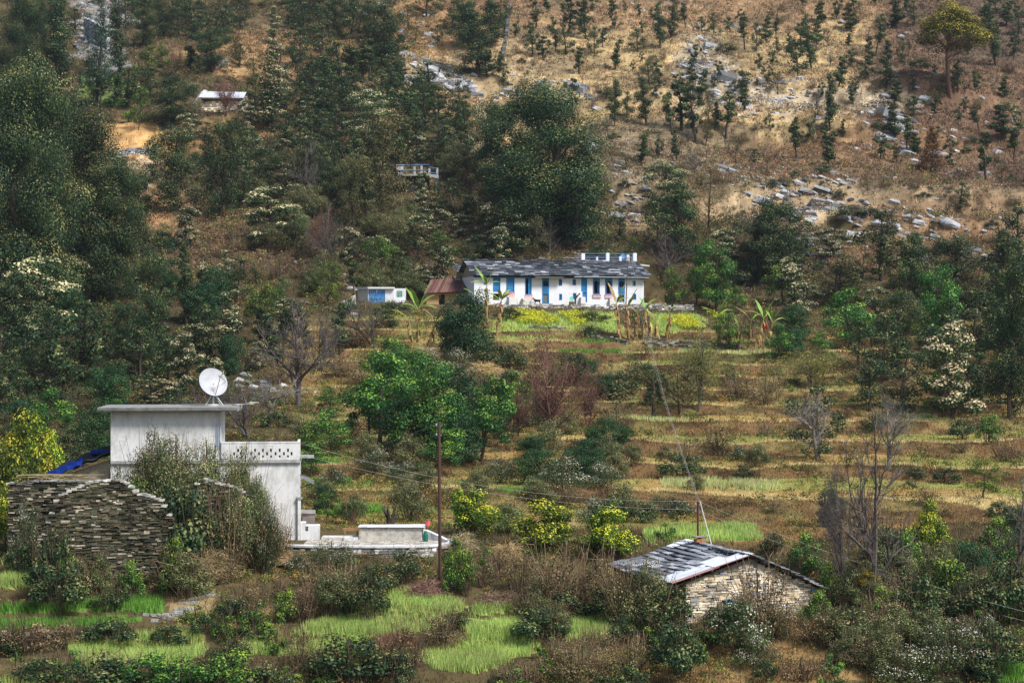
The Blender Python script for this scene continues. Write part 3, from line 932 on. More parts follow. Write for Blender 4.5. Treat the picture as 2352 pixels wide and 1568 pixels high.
SHRUBS = """
brush 330 1255 265 130 108
brush 420 1255 250 150 108
brush 500 1250 220 120 108.5
brush 280 1250 180 90 108
shrub 440 1250 130 150 105.5
brush 560 1255 140 110 106
brush 590 1262 170 90 107
dry 645 1268 80 80 107.5
brush 555 1255 230 100 108
dry 620 1275 110 80 106.5
shrub 1540 1425 85 110 96.5
brush 1490 1415 130 120 97
dry 1440 1400 120 120 98

brush 380 1240 230 150 107.5
brush 470 1230 210 130 107
green 300 1245 110 80 107.5
brush 545 1250 200 90 108
gshrub 330 1230 130 90 107
dry 520 1290 150 120 105
dry 600 1285 110 90 106
flower 608 1262 110 60 105.8
shrub 40 1300 60 60 105
shrub 130 1330 90 110 101.5
gshrub 150 1310 40 60 101.5
shrub 240 1400 40 70
dry 410 1345 80 110 103
gshrub 395 1300 70 70 102.5
shrub 120 1270 60 60 102.5
dry 200 1330 60 90 102
flower 60 1230 80 60 106
gshrub 300 1335 50 60 102
brush 230 1335 70 60 102
brush 430 1360 90 120 102
dry 1285 1400 150 170
dry 1200 1370 110 100
dry 1370 1390 130 120
dry 1440 1400 110 90
shrub 1400 1420 80 90
shrub 1290 1410 60 120
dry 1150 1330 60 60
gshrub 1070 1365 110 50
gshrub 1035 1360 90 40
gshrub 1110 1320 60 60
shrub 930 1340 80 70
shrub 870 1360 70 80
shrub 840 1420 110 90
dry 790 1380 90 110
dry 730 1370 90 100
dry 700 1430 90 80
shrub 140 1400 110 110
flower 165 1370 80 70
flower 640 1235 110 90
flower 760 1310 70 110
flower 690 1320 50 60
shrub 270 1390 40 70
shrub 530 1430 60 90
dry 500 1330 60 110
dry 450 1350 50 90
dry 390 1350 40 80
shrub 310 1345 30 60
dry 560 1400 50 80
gshrub 655 1430 80 60
shrub 260 1470 50 120
dry 60 1500 70 120
dry 150 1480 50 80
shrub 380 1480 50 90
gshrub 640 1500 60 60
dry 690 1540 100 90
shrub 100 1568 60 140
shrub 240 1580 80 180
gshrub 350 1590 90 160
gshrub 430 1600 90 150
gshrub 530 1590 100 130
shrub 610 1600 80 110
shrub 800 1570 110 160
dry 930 1500 60 80
dry 1010 1470 60 90
shrub 1050 1440 40 60
dry 870 1510 50 70
shrub 1235 1470 80 110
dry 1270 1440 50 80
shrub 1425 1480 70 56
dry 1370 1510 60 90
dry 1450 1540 80 120
dry 1310 1560 70 110
dry 1210 1575 50 100
gshrub 1250 1550 40 50
gshrub 1620 1400 90 90
shrub 1580 1375 60 70
shrub 1660 1390 70 60
dry 1750 1450 160 150
dry 1700 1440 90 80
dry 1800 1470 100 90
flower 1700 1480 110 130
flower 1740 1540 90 100
shrub 1560 1560 130 110
dry 1540 1440 60 90
gshrub 1580 1520 70 80
dry 1890 1480 90 120
shrub 1960 1480 90 100
dry 2040 1460 100 110
shrub 2100 1430 120 100
gshrub 2180 1400 120 110
shrub 2240 1440 120 120
shrub 2320 1440 160 120
flower 2180 1545 120 170
flower 2080 1570 90 140
flower 2260 1500 90 110
shrub 2290 1540 110 110
dry 1980 1530 60 90
dry 2060 1390 70 80
gshrub 1900 1400 110 60
gshrub 1850 1300 80 70
shrub 1780 1270 50 60
gshrub 1870 1320 70 50
gshrub 2080 1320 110 80
shrub 2050 1280 70 80
flower 860 1090 60 90
flower 920 1110 50 90
flower 1150 1110 60 90
flower 1290 1130 80 120
flower 1380 1120 60 100
flower 760 1120 50 60
dry 1300 1160 50 90
flower 1370 1200 60 90
shrub 1410 1200 60 90
flower 1540 1190 50 90
shrub 1480 1200 50 70
dry 1530 1290 50 50
gshrub 1530 1240 40 50
shrub 1570 1100 60 90
dry 1570 1060 50 90
dry 1650 1040 50 80
flower 1690 1060 40 50
shrub 1710 1100 30 50
shrub 2100 1100 30 50
shrub 2170 1110 40 70
shrub 2180 900 40 70
dry 2080 900 60 90
dry 1990 880 60 80
dry 1760 930 70 90
dry 1690 910 60 80
gshrub 1680 870 30 30
gshrub 1770 900 26 26
flower 1050 860 60 100
flower 990 850 50 60
flower 1090 880 40 60
shrub 1170 850 60 70
shrub 1140 840 50 70
dry 1100 900 40 60
dry 1150 1010 40 70
shrub 1180 990 60 70
shrub 1430 910 60 80
shrub 1470 880 50 70
dry 1420 980 50 80
shrub 1360 775 30 60
shrub 1360 738 26 70
shrub 1170 735 30 60
shrub 900 720 30 70
shrub 880 750 30 60
dry 820 800 50 80
dry 780 860 50 70
dry 830 880 60 70
shrub 700 1010 50 80
dry 640 1040 60 80
shrub 640 980 40 70
dry 570 830 40 70
dry 640 880 50 80
dry 740 990 40 60
gshrub 600 720 60 60
shrub 800 720 40 40
gshrub 2270 1020 70 60
shrub 2210 1010 50 60
dry 2310 1060 60 80
shrub 1760 1560 50 60
dry 1840 1560 50 100
dry 280 480 60 80
dry 330 560 50 70
shrub 380 570 40 50
shrub 300 560 60 50
dry 640 640 50 70
dry 700 640 40 60
dry 850 640 40 70
shrub 930 640 50 70
dry 560 640 50 60
dry 1480 700 30 30
shrub 1380 600 40 60
dry 1700 330 30 50
dry 1560 400 30 50
dry 1650 420 30 40
dry 1800 420 24 40
shrub 1950 500 30 60
shrub 1830 590 40 40
dry 1880 480 24 40
shrub 2000 500 24 50
shrub 1930 460 24 30
dry 2030 430 24 40
dry 2280 560 30 50
shrub 2150 590 30 50
shrub 2100 560 30 40
dry 2230 640 40 60
dry 550 300 40 60
shrub 560 330 40 60
dry 330 280 26 50
dry 250 282 24 60
gshrub 295 280 24 30
dry 660 330 40 60
dry 600 360 30 50
dry 730 430 30 50
"""
for ln in (TREES+SHRUBS).strip().splitlines():
    a = ln.split()
    if len(a) < 5: continue
    k = a[0]; u, v, h, w = map(float, a[1:5])
    plant(k, u, v, h, w, D=float(a[5]) if len(a) == 6 else None)
# smaller oaks and scrub scattered over the upper slopes and the wood on the left
def scatter(kind, n, box, hr, wr, seed, ok=lambda u, v: True, excl=22):
    r = random.Random(seed); c = 0; tries = 0
    if kind in ('slim', 'far') and box[0] > 1000: n = int(n*.8); ok0 = ok; ok = lambda u, v: ok0(u, v) and vnoise(u/95, v/60, 123) > .46
    while c < n and tries < n*40:
        tries += 1
        u = r.uniform(box[0], box[1]); v = r.uniform(box[2], box[3])
        if not ok(u, v) or (abs(u-630) < 42 and v < 350) or (1480 < u < 1900 and v > 1490 and kind != 'dry'): continue
        if any(abs(q['u']-u) < excl*.8 and abs(q['vb']-v) < excl*.6 for q in PLANTS): continue
        h = r.uniform(*hr); plant(kind, u, v, h, h*r.uniform(*wr)); c += 1
_open = lambda u, v: not (320 < u < 720 and 440 < v < 760) and not (abs(u-300) < 130 and 255 < v < 460) and not (430 < u < 600 and 190 < v < 300)
scatter('oak', 34, (650, 1080, 130, 420), (50, 80), (.7, 1.0), 1, lambda u, v: (v > 225 or u < 900) and not (870 < u < 1040 and v > 395))
scatter('oak', 26, (20, 900, 10, 110), (55, 90), (.6, 1.0), 2, lambda u, v: not (180 < u < 260 and v > 20))
scatter('olive', 14, (330, 900, 20, 200), (40, 70), (.7, 1.0), 3, _open)
scatter('far', 42, (1200, 2340, 10, 330), (22, 52), (.5, .8), 4, excl=34)
scatter('slim', 20, (1250, 2340, 10, 400), (40, 80), (.28, .4), 5, excl=34)
scatter('dry', 46, (1150, 2340, 20, 620), (14, 26), (1.0, 1.6), 6, excl=30)
scatter('olive', 12, (1380, 2340, 330, 640), (30, 55), (.6, .9), 7, excl=40)
_nob = lambda u, v: not (870 < u < 1040 and 395 < v < 520)
scatter('olive', 14, (560, 1060, 380, 600), (50, 90), (.6, .9), 8, _nob, 24)
scatter('oak', 12, (300, 1060, 400, 600), (50, 90), (.6, .9), 9, lambda u, v: _open(u, v) and _nob(u, v))
scatter('dry', 22, (500, 1060, 480, 690), (26, 46), (1., 1.5), 10)
scatter('oak', 12, (0, 420, 760, 1000), (70, 120), (.7, 1.0), 11, excl=40)
scatter('shrub', 22, (0, 640, 760, 1090), (30, 60), (1.1, 1.5), 12, lambda u, v: not (u > 240 and v > 930))
scatter('pale', 10, (640, 1080, 280, 620), (50, 80), (.7, .9), 13, _nob, 30)
scatter('green', 8, (1600, 2330, 640, 880), (60, 110), (.7, .9), 14, excl=30)
scatter('dry', 12, (1080, 2300, 870, 1200), (22, 40), (1.2, 1.7), 15, excl=36)
scatter('shrub', 8, (1080, 2330, 870, 1250), (22, 44), (1.1, 1.6), 16, excl=36)
scatter('gshrub', 14, (1850, 2330, 1250, 1480), (50, 90), (.7, 1.0), 17, excl=34)
scatter('dry', 18, (560, 1500, 1330, 1560), (34, 60), (1.1, 1.5), 18, lambda u, v: not any(inpoly(np.array([u]), np.array([v+dv]), p)[0] for p, k in FIELDS for dv in (0, -25, 12)), 34)
scatter('shrub', 18, (0, 2340, 1440, 1600), (40, 70), (1.1, 1.5), 19, lambda u, v: not any(inpoly(np.array([u]), np.array([v+dv]), p)[0] for p, k in FIELDS for dv in (0, -25, -45, 12)), 40)

scatter('brush', 30, (640, 2330, 1260, 1560), (60, 120), (.8, 1.2), 21, lambda u, v: v > 1400 and not any(inpoly(np.array([u]), np.array([v+dv]), p)[0] for p, k in FIELDS for dv in (0, -25, -60, -90, 12)) and not (1560 < u < 1890 and v < 1500) or (u > 1890 and v > 1300), 30)
scatter('brush', 16, (700, 1480, 1040, 1240), (50, 90), (.8, 1.2), 22, excl=26)
scatter('brush', 24, (560, 1100, 380, 690), (50, 90), (.8, 1.2), 23, _nob, 20)
scatter('gshrub', 26, (0, 2340, 1400, 1600), (40, 70), (1.0, 1.4), 24, lambda u, v: not any(inpoly(np.array([u]), np.array([v+dv]), p)[0] for p, k in FIELDS for dv in (0, -25, -45, 12)), 26)
_op2 = lambda u, v: not (300 < u < 790 and 430 < v < 760) and not (u > 920 and v < 225) and _open(u, v) and not (880 < u < 1030 and 395 < v < 520) and not (800 < u < 1060 and v > 690)
scatter('oak', 46, (440, 1090, 120, 660), (60, 100), (.75, 1.0), 25, _op2, 16)
scatter('pale', 14, (300, 1090, 300, 880), (60, 110), (.6, .9), 31, _op2, 24)
scatter('oak', 14, (0, 560, 620, 960), (90, 150), (.65, .9), 32, lambda u, v: not (u > 240 and v > 900), 26)
scatter('dark', 10, (0, 560, 640, 1000), (60, 110), (.8, 1.1), 33, lambda u, v: not (u > 240 and v > 900), 26)
scatter('slim', 14, (240, 1000, 400, 860), (80, 130), (.3, .42), 34, _op2, 26)
scatter('oak', 14, (1960, 2350, 620, 960), (110, 170), (.7, .95), 35, excl=24)
scatter('far', 40, (1150, 2350, 10, 440), (26, 60), (.55, .9), 36, excl=26)
scatter('olive', 14, (1150, 2350, 10, 440), (26, 56), (.6, .9), 37, excl=26)
scatter('bare', 18, (1200, 2350, 40, 440), (30, 56), (.5, .9), 38, excl=26)
scatter('shrub', 26, (1150, 2350, 20, 620), (14, 26), (1.2, 1.8), 39, excl=22)
scatter('green', 10, (700, 1180, 950, 1100), (70, 110), (.8, 1.0), 26, excl=30)
scatter('dark', 6, (1150, 1450, 860, 1180), (40, 80), (1.0, 1.6), 27, excl=30)
scatter('brush', 6, (1150, 2300, 840, 1180), (36, 70), (1.0, 1.6), 28, excl=30)
# ------------------------------------------------------------------ masonry, roofs and other helpers
class Frame:      # a facade seen face-on: x along the wall, y into the building, z up
    def __init__(s, u0, D0, z0, th): s.o = np.array([XW(u0, D0), D0, z0]); s.th = th; s.c = math.cos(th); s.s = math.sin(th)
    def x(s, u, y=0):
        k = (u-CX)/F; ox = s.o[0]-y*s.s; oy = s.o[1]+y*s.c
        return (k*oy-ox)/(s.c-k*s.s)
    def z(s, v, x=0, y=0): return ZW(v, s.o[1]+x*s.s+y*s.c)-s.o[2]
    def w(s, x, y, z): return Vector((s.o[0]+x*s.c-y*s.s, s.o[1]+x*s.s+y*s.c, s.o[2]+z))
def holed(mb, x0, x1, z0, z1, y0, y1, holes, c, ax=0):
    xs = sorted({x0, x1}|{min(max(q, x0), x1) for h in holes for q in h[:2]})
    for a, b in zip(xs[:-1], xs[1:]):
        if b-a < 1e-4: continue
        m = (a+b)/2; zs = [z0]
        for h in sorted([h for h in holes if h[0] < m < h[1]], key=lambda h: h[2]):
            if h[2] > zs[-1]+1e-4: mb.box(a, b, y0, y1, zs[-1], h[2], c)
            zs.append(max(h[3], zs[-1]))
        if z1 > zs[-1]+1e-4: mb.box(a, b, y0, y1, zs[-1], z1, c)
def stone_wall(mb, A, B, zb, zt, th, pal, hr=(.09, .19), wr=(.18, .55), holes=(), seed=1, gap=.012, rough=.02):
    r = np.random.default_rng(seed); A = np.array(A, float); B = np.array(B, float); L = np.linalg.norm(B-A); d = (B-A)/L; n = np.array([-d[1], d[0]])
    zb_ = zb if callable(zb) else (lambda s: zb); zt_ = zt if callable(zt) else (lambda s: zt)
    ss = np.linspace(0, L, 40); lo = min(zb_(s) for s in ss); hi = max(zt_(s) for s in ss); z = lo
    pal = np.array(pal)
    while z < hi:
        hh = r.uniform(*hr); x = -r.random()*.2
        while x < L:
            w = r.uniform(*wr); x0 = max(x, 0); x1 = min(x+w, L); m = (x0+x1)/2; x += w
            if x1-x0 < .05: continue
            if z+hh*.6 > zt_(m)+r.uniform(-.06, .08) or z+hh < zb_(m)-.3: continue
            if any(h[0]-.03 < m < h[1]+.03 and h[2] < z+hh*.5 < h[3] for h in holes): continue
            hi2 = hh*(1 if r.random() < .8 else r.uniform(.55, .9)); f = r.normal(0, rough)
            P8 = []
            for zz in (z+gap*.3, z+hi2-gap):
                for (sx, t) in ((x0+gap, -f), (x1-gap, -f), (x1-gap, th), (x0+gap, th)):
                    sx2 = sx+r.uniform(-.012, .012); tt = t+r.uniform(-.012, .012)
                    q = A+d*sx2+n*tt; P8.append((q[0], q[1], zz+r.uniform(-.012, .012)))
            if rough > .03 and r.random() < .03: continue
            mb.hexa(np.array(P8), pal[r.integers(len(pal))]*r.uniform(.65, 1.3)*(.45+1.1*vnoise(m*1.1+seed, z*1.3, 91)))
            x += 0
        z += hh
def slates(mb, O, e1, e2, L0, L1, T, exp_=.24, wr=(.35, .8), pal=((.07,.08,.095),), seed=1, sag=.05, th=.022, pos0=None):
    r = np.random.default_rng(seed); O = np.array(O, float); e1 = np.array(e1, float); e2 = np.array(e2, float); n = np.cross(e1, e2); n /= np.linalg.norm(n)
    pal = np.array(pal); t = 0; k = 0
    while t < T-.05:
        a = L0(t/T); b = L1(t/T); x = a-r.random()*.3; ln = exp_*1.75
        while x < b:
            w = r.uniform(*wr); m = x+w/2
            lift = sag*(vnoise(m*.35, t*.5, 80+seed)-.5)*2
            l2 = ln*r.uniform(.85, 1.15); dz = r.uniform(0, .02); rot = r.normal(0, .03); off = r.uniform(-.035, .035)
            P8 = []
            for hn in (0, th*r.uniform(.8, 1.6)):
                for (sx, st) in ((x+.008, 0), (x+w-.008, 0), (x+w-.008, l2), (x+.008, l2)):
                    sx = min(max(sx, a-.08), b+.08)
                    up = .085*(1-st/l2)+dz+hn+lift+.008
                    P8.append(O+e1*(sx+rot*st)+e2*(t+st+off+rot*(sx-m)+r.uniform(-.015, .015))+n*up)
            mb.hexa(np.array(P8), pal[r.integers(len(pal))]*r.uniform(.55, 1.4)); x += w
        t += exp_; k += 1
def wframe(mb, x0, x1, z0, z1, y0, y1, t, c):
    mb.box(x0, x0+t, y0, y1, z0, z1, c); mb.box(x1-t, x1, y0, y1, z0, z1, c)
    mb.box(x0+t, x1-t, y0+.003, y1, z1-t, z1, c); mb.box(x0+t, x1-t, y0+.003, y1, z0, z0+t, c)
def disc(mb, c, n, R, depth, col, seg=28, rings=5, bcol=None, sx=1.0):
    c = np.array(c, float); n = np.array(n, float)/np.linalg.norm(n); a = np.cross(n, (0, 0, 1)); a /= np.linalg.norm(a); b = np.cross(a, n)
    for off, cc, fl in ((0, col, 0), (-.03, bcol or col, 1)):
        V = [c+n*(off-depth)]; th = np.arange(seg)*2*math.pi/seg
        for k in range(1, rings+1):
            f = k/rings
            for t in th: V.append(c+n*(off-depth*(1-f*f))+(a*math.cos(t)*sx+b*math.sin(t))*R*f)
        tri = [(0, 1+(i+1) % seg, 1+i) if fl else (0, 1+i, 1+(i+1) % seg) for i in range(seg)]
        q = []
        for k in range(rings-1):
            for i in range(seg):
                j = (i+1) % seg; q.append((1+k*seg+i, 1+(k+1)*seg+i, 1+(k+1)*seg+j, 1+k*seg+j))
        n0 = mb.n; mb.add(V, tri, cc); mb.F[4].append(np.array(q)+n0); mb.C[4].append(np.tile(np.array(cc, float), (len(q), 1)))
        edge = [n0+1+(rings-1)*seg+i for i in range(seg)]
        if fl: mb.F[4].append(np.array([(e0[i], e0[(i+1) % seg], edge[(i+1) % seg], edge[i]) for i in range(seg)])); mb.C[4].append(np.tile(np.array(cc, float), (seg, 1)))
        e0 = edge
WHITE = (.80, .81, .84); BLUE = (.022, .19, .47); BLUE2 = (.035, .25, .52)
SLATE = ((.035,.042,.055), (.06,.07,.085), (.085,.095,.11), (.13,.14,.16), (.03,.035,.045), (.26,.27,.30))
GREYST = ((.33,.31,.27), (.24,.22,.18), (.17,.15,.12), (.42,.39,.33), (.12,.11,.09))
WARMST = ((.78,.64,.44), (.62,.49,.32), (.86,.77,.62), (.33,.33,.35), (.52,.42,.29), (.72,.62,.48), (.8,.7,.52))
RUINST = tuple(tuple(q*.8 for q in c) for c in ((.17,.14,.09), (.09,.08,.05), (.24,.20,.13), (.07,.065,.045), (.48,.42,.32), (.12,.12,.09), (.10,.10,.06), (.08,.09,.05), (.13,.11,.07)))

# ------------------------------------------------------------------ the long white house
FH = Frame(1089, 240, float(HA[2]), TH); LH = FH.x(1479)
house = thing('long_house', FH.o, 'long two-storey white stone house with blue doors under a dark slate roof', 'house', rz=TH)
def U(u): return FH.x(u)
def Zf(v, u=1284): return FH.z(v, FH.x(u))
c4u = lambda c: 784+c*.3336
c4v = lambda c: 557+c*.3336
WT = 3.42
OPEN = [  # x0 x1 z0 z1 (crop measure) kind
 (983,1000,255,290,'win'), (1045,1095,240,338,'shut'), (1045,1088,350,395,'dark'), (1136,1192,238,340,'shut'), (1265,1310,236,360,'open'), (1383,1430,240,346,'balc'), (1383,1430,348,421,'door'),
 (1497,1520,253,297,'win'), (1500,1520,353,395,'win'), (1592,1616,253,293,'win'), (1595,1618,347,388,'win'), (1652,1692,238,335,'panel'), (1660,1692,337,410,'shut'), (1732,1780,238,357,'arch'), (1817,1866,238,357,'arch'),
 (1907,1952,240,353,'balc'), (1913,1950,356,410,'door'), (2005,2027,262,298,'win'), (2007,2030,352,392,'win')]
rects = []
for (a, b, c, d, k) in OPEN:
    x0, x1 = U(c4u(a)), U(c4u(b)); m = c4u((a+b)/2)
    rects.append((x0, x1, max(Zf(c4v(d), m), .05), min(Zf(c4v(c), m), WT-.16), k))
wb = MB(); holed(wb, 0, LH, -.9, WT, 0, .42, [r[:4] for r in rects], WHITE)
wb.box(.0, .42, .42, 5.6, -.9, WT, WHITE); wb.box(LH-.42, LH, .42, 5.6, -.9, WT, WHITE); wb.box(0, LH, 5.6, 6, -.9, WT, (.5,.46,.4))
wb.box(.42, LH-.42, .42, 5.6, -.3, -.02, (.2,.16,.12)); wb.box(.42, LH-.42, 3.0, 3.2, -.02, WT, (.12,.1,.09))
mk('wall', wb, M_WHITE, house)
eb = MB(); eb.box(-.1, LH+.1, -.10, -.004, WT-.14, WT+.02, BLUE); mk('eave_beam', eb, M_PAINT, house)
for (x0, x1, z0, z1, k) in rects:
    w = x1-x0; hgt = z1-z0
    if k == 'win':
        f = MB(); wframe(f, x0, x1, z0, z1, -.03, .16, .09, BLUE); f.box((x0+x1)/2-.02, (x0+x1)/2+.02, .03, .1, z0+.09, z1-.09, BLUE)
        o = mk('window', f, M_PAINT, house); g = MB(); g.box(x0+.09, x1-.09, .1, .13, z0+.09, z1-.09, (.10,.12,.14)); mk('pane', g, M_METAL, o)
    elif k in ('shut', 'panel'):
        f = MB(); wframe(f, x0, x1, z0, z1, -.03, .2, .1, BLUE); o = mk('door', f, M_PAINT, house); g = MB()
        n = 4
        for i in range(n): a = x0+.1+(w-.2)*i/n; g.box(a+.006, a+(w-.2)/n-.006, .06+.01*(i % 2), .12, z0+.1, z1-.1, BLUE2)
        for q in (.2, .5, .8): g.box(x0+.1, x1-.1, .035, .06, z0+hgt*q-.05, z0+hgt*q+.05, BLUE)
        mk('door_leaf', g, M_PAINT, o)
    elif k == 'dark':
        f = MB(); wframe(f, x0, x1, z0, z1, -.02, .2, .08, (.12,.09,.06)); mk('door', f, M_PAINT, house)
    elif k == 'door':
        f = MB(); wframe(f, x0, x1, z0, z1, -.03, .2, .1, BLUE); o = mk('door', f, M_PAINT, house); g = MB()
        cc = (.13,.17,.16) if x0 < 10 else (.02,.07,.10)
        for i in range(3): a = x0+.1+(w-.2)*i/3; g.box(a+.008, a+(w-.2)/3-.008, .08, .13, z0+.1, z1-.1, cc)
        mk('door_leaf', g, M_PAINT, o)
    elif k == 'open':
        f = MB(); wframe(f, x0, x1, z0, z1, -.03, .2, .1, BLUE); o = mk('door', f, M_PAINT, house)
        g = MB(); g.box(x1-.42, x1-.11, .03, .08, z0+.1, z1-.1, BLUE2); g.box(x1-.38, x1-.15, .015, .03, z0+.3, z0+1.0, BLUE); mk('door_leaf', g, M_PAINT, o)
    elif k in ('arch', 'balc'):
        zb = z0 if k == 'arch' else z0+hgt*.42
        f = MB(); wframe(f, x0, x1, z0, z1, -.04, .2, .12, BLUE); cxm = (x0+x1)/2; rr = w/2-.12
        for i in range(10):      # arch head cut from board
            a0 = -rr+2*rr*i/10; a1 = a0+2*rr/10; am = (a0+a1)/2; hz = math.sqrt(max(rr*rr-am*am, 0))
            f.box(cxm+a0, cxm+a1, -.02, .08, z1-.12-rr+hz-.12, z1-.11, BLUE2)
        if k == 'balc':
            f.box(x0+.12, x1-.12, -.06, .1, z0+.12, zb, BLUE2); f.box(x0, x1, -.09, -.045, zb-.06, zb+.04, BLUE)
            for i in range(5): a = x0+.16+(w-.32)*i/5; f.box(a, a+.06, -.085, -.065, z0+.2, zb-.1, BLUE)
            f.box(cxm-.03, cxm+.03, .02, .07, zb+.04, z1-.15, BLUE)
        mk('doorway' if k == 'arch' else 'balcony_window', f, M_PAINT, house)
        if k == 'arch':
            g = MB(); g.box(x0+.12, cxm-.03, .5, .55, z0+.15, z1-.3, (.16,.035,.03)); g.box(cxm+.2, x1-.13, .14, .18, z0+.12, z1-.25, BLUE2); mk('curtain', g, M_CLOTH, house)
for (a, b, c, d) in ((1140,1194,340,376), (1265,1316,359,382), (1730,1786,357,381), (1815,1868,357,382)):
    g = MB(); x0, x1 = U(c4u(a)), U(c4u(b)); z0, z1 = Zf(c4v(d), c4u(a)), Zf(c4v(c), c4u(a)); n = int((x1-x0)/.075)
    for i in range(n): g.box(x0+(x1-x0)*i/n, x0+(x1-x0)*(i+1)/n-.004, -.11, -.01, z0, z1-.05, (.62,.22,.26) if i % 2 else (.70,.58,.55))
    g.box(x0-.03, x1+.03, -.14, -.005, z1-.05, z1, (.55,.3,.3)); mk('striped_ledge', g, M_PAINT, house)
for (a, b, dy, vv, uu, cc) in ((1240,1325,.75,383,1210,(.70,.68,.64)), (1145,1205,.7,378,1170,(.76,.75,.73)), (1640,1672,.6,375,1335,(.78,.77,.75)), (1840,1900,.5,385,1410,(.76,.74,.7))):
    g = MB(); g.box(U(c4u(a)), U(c4u(b)), -dy, -.005, -.3, Zf(c4v(vv), uu), cc, .02); mk('plinth', g, M_WHITE, house)
rb = MB(); e2 = np.array([0, 3.65, 1.95]); T = np.linalg.norm(e2); e2 = e2/T
slates(rb, (0, -.68, WT+.03), (1, 0, 0), e2, lambda t: -.45+.0*t, lambda t: LH+.75-.75*t, T+.1, .36, (.45, 1.1), SLATE, 3, .12, .05)
e2b = np.array([0, -3.65, 1.95])/T
slates(rb, (LH, 6.62, WT+.03), (-1, 0, 0), e2b, lambda t: -.7+.7*t, lambda t: LH+.4, T, .3, (.5, 1.0), SLATE, 4, .08, .03)
r_ = np.random.default_rng(4)
for i in range(34): rb.box(LH*i/34-.1, LH*(i+1)/34+.05, 2.75+r_.uniform(-.05,.05), 3.2, WT+1.98+r_.uniform(-.02,.03), WT+2.04+r_.uniform(0,.05), np.array((.09,.10,.11))*r_.uniform(.5,1.6), .02)
roof = mk('roof', rb, M_SLATE, house)
g = MB(); g.hexa(np.array([(-.3,-.6,WT-.0),(LH+.4,-.6,WT-.0),(LH-.2,2.97,WT+1.86),(-.3,2.97,WT+1.86),(-.3,-.6,WT+.04),(LH+.4,-.6,WT+.04),(LH-.2,2.97,WT+1.94),(-.3,2.97,WT+1.94)]), (.05,.04,.03)); mk('roof_boards', g, M_PAINT, roof)
g = MB()   # gables
for x0, x1, cc in ((0, .42, (.36,.30,.2)), (LH-.42, LH, (.5,.48,.44))):
    g.add([(x0,.05,WT),(x1,.05,WT),(x1,5.95,WT),(x0,5.95,WT),(x0,2.97,WT+1.8),(x1,2.97,WT+1.8)], [(0,1,5,4),(2,3,4,5)], cc); g.F[3].append(np.array([(0,4,3),(1,2,5)])+g.n-6); g.C[3].append(np.tile(np.array(cc), (2, 1)))
mk('gable', g, M_STONE, house)
g = MB(); g.box(U(1315), LH+.35, -.78, -.69, WT+.0, WT+.055, (.72,.74,.78)); g.box(U(1225), U(1290), -.95, -.3, WT-.1, WT-.05, (.35,.3,.26), .03); mk('eave_strip', g, M_METAL, house)
# rough stone shed wall and rusty lean-to on the left
def lean_to():
    f = Frame(1052, 243, float(HA[2]), TH*.6); zz = float(HA[2])
    t = thing('lean_to_shed', f.w(0, 0, 0), 'mud-walled lean-to with rusty sloping tin roof left of the long white house', 'shed', rz=f.th)
    xl, xr = f.x(978), f.x(1084)
    g = MB(); holed(g, xl+.1, xr-.5, -.4, f.z(672), 0, .3, [(f.x(1008), f.x(1022), -.1, 1.3)], (.46,.31,.15)); g.box(xl+.1, xl+.4, .3, 3, -.4, f.z(664), (.46,.31,.15)); mk('wall', g, M_STONE, t)
    g = MB(); r = np.random.default_rng(5); z0, z1 = f.z(674), f.z(641)
    y0, y1 = -.7, 2.8; n = 40
    for i in range(n):
        a = xl-.3+(xr-xl+.4)*i/n; b = xl-.3+(xr-xl+.4)*(i+1)/n; k = .03*(i % 2); sh = 1.3
        up = .28*(i/n)
        c = np.array((.13,.055,.045))*r.uniform(.7, 1.4) if r.random() < .8 else np.array((.2,.12,.09))
        g.hexa(np.array([(a,y0,z0+k+up),(b,y0,z0+k+up),(b+sh,y1,z1+k+up),(a+sh,y1,z1+k+up),(a,y0,z0+k+.03+up),(b,y0,z0+k+.03+up),(b+sh,y1,z1+k+.03+up),(a+sh,y1,z1+k+.03+up)]), c)
    mk('roof', g, M_METAL, t)
    t2 = thing('stone_outbuilding', P(1066, 680, 245.5), 'rough stone gable end just left of the long white roof', 'building', rz=TH)
    g = MB(); stone_wall(g, (-1.2, 0), (1.0, 0), -1.2, lambda s: 2.9 if s > .5 else 2.9-(.5-s)*1.2, .6, WARMST[:2]+GREYST[:2], seed=9); mk('wall', g, M_STONE, t2)
    g = MB(); slates(g, (-.9, -.3, 2.9), (1, 0, 0), (0, .9, .43), lambda q: 0, lambda q: 2.0, 2.4, .25, (.4, .8), SLATE, 14, .05); mk('roof', g, M_SLATE, t2)
lean_to()
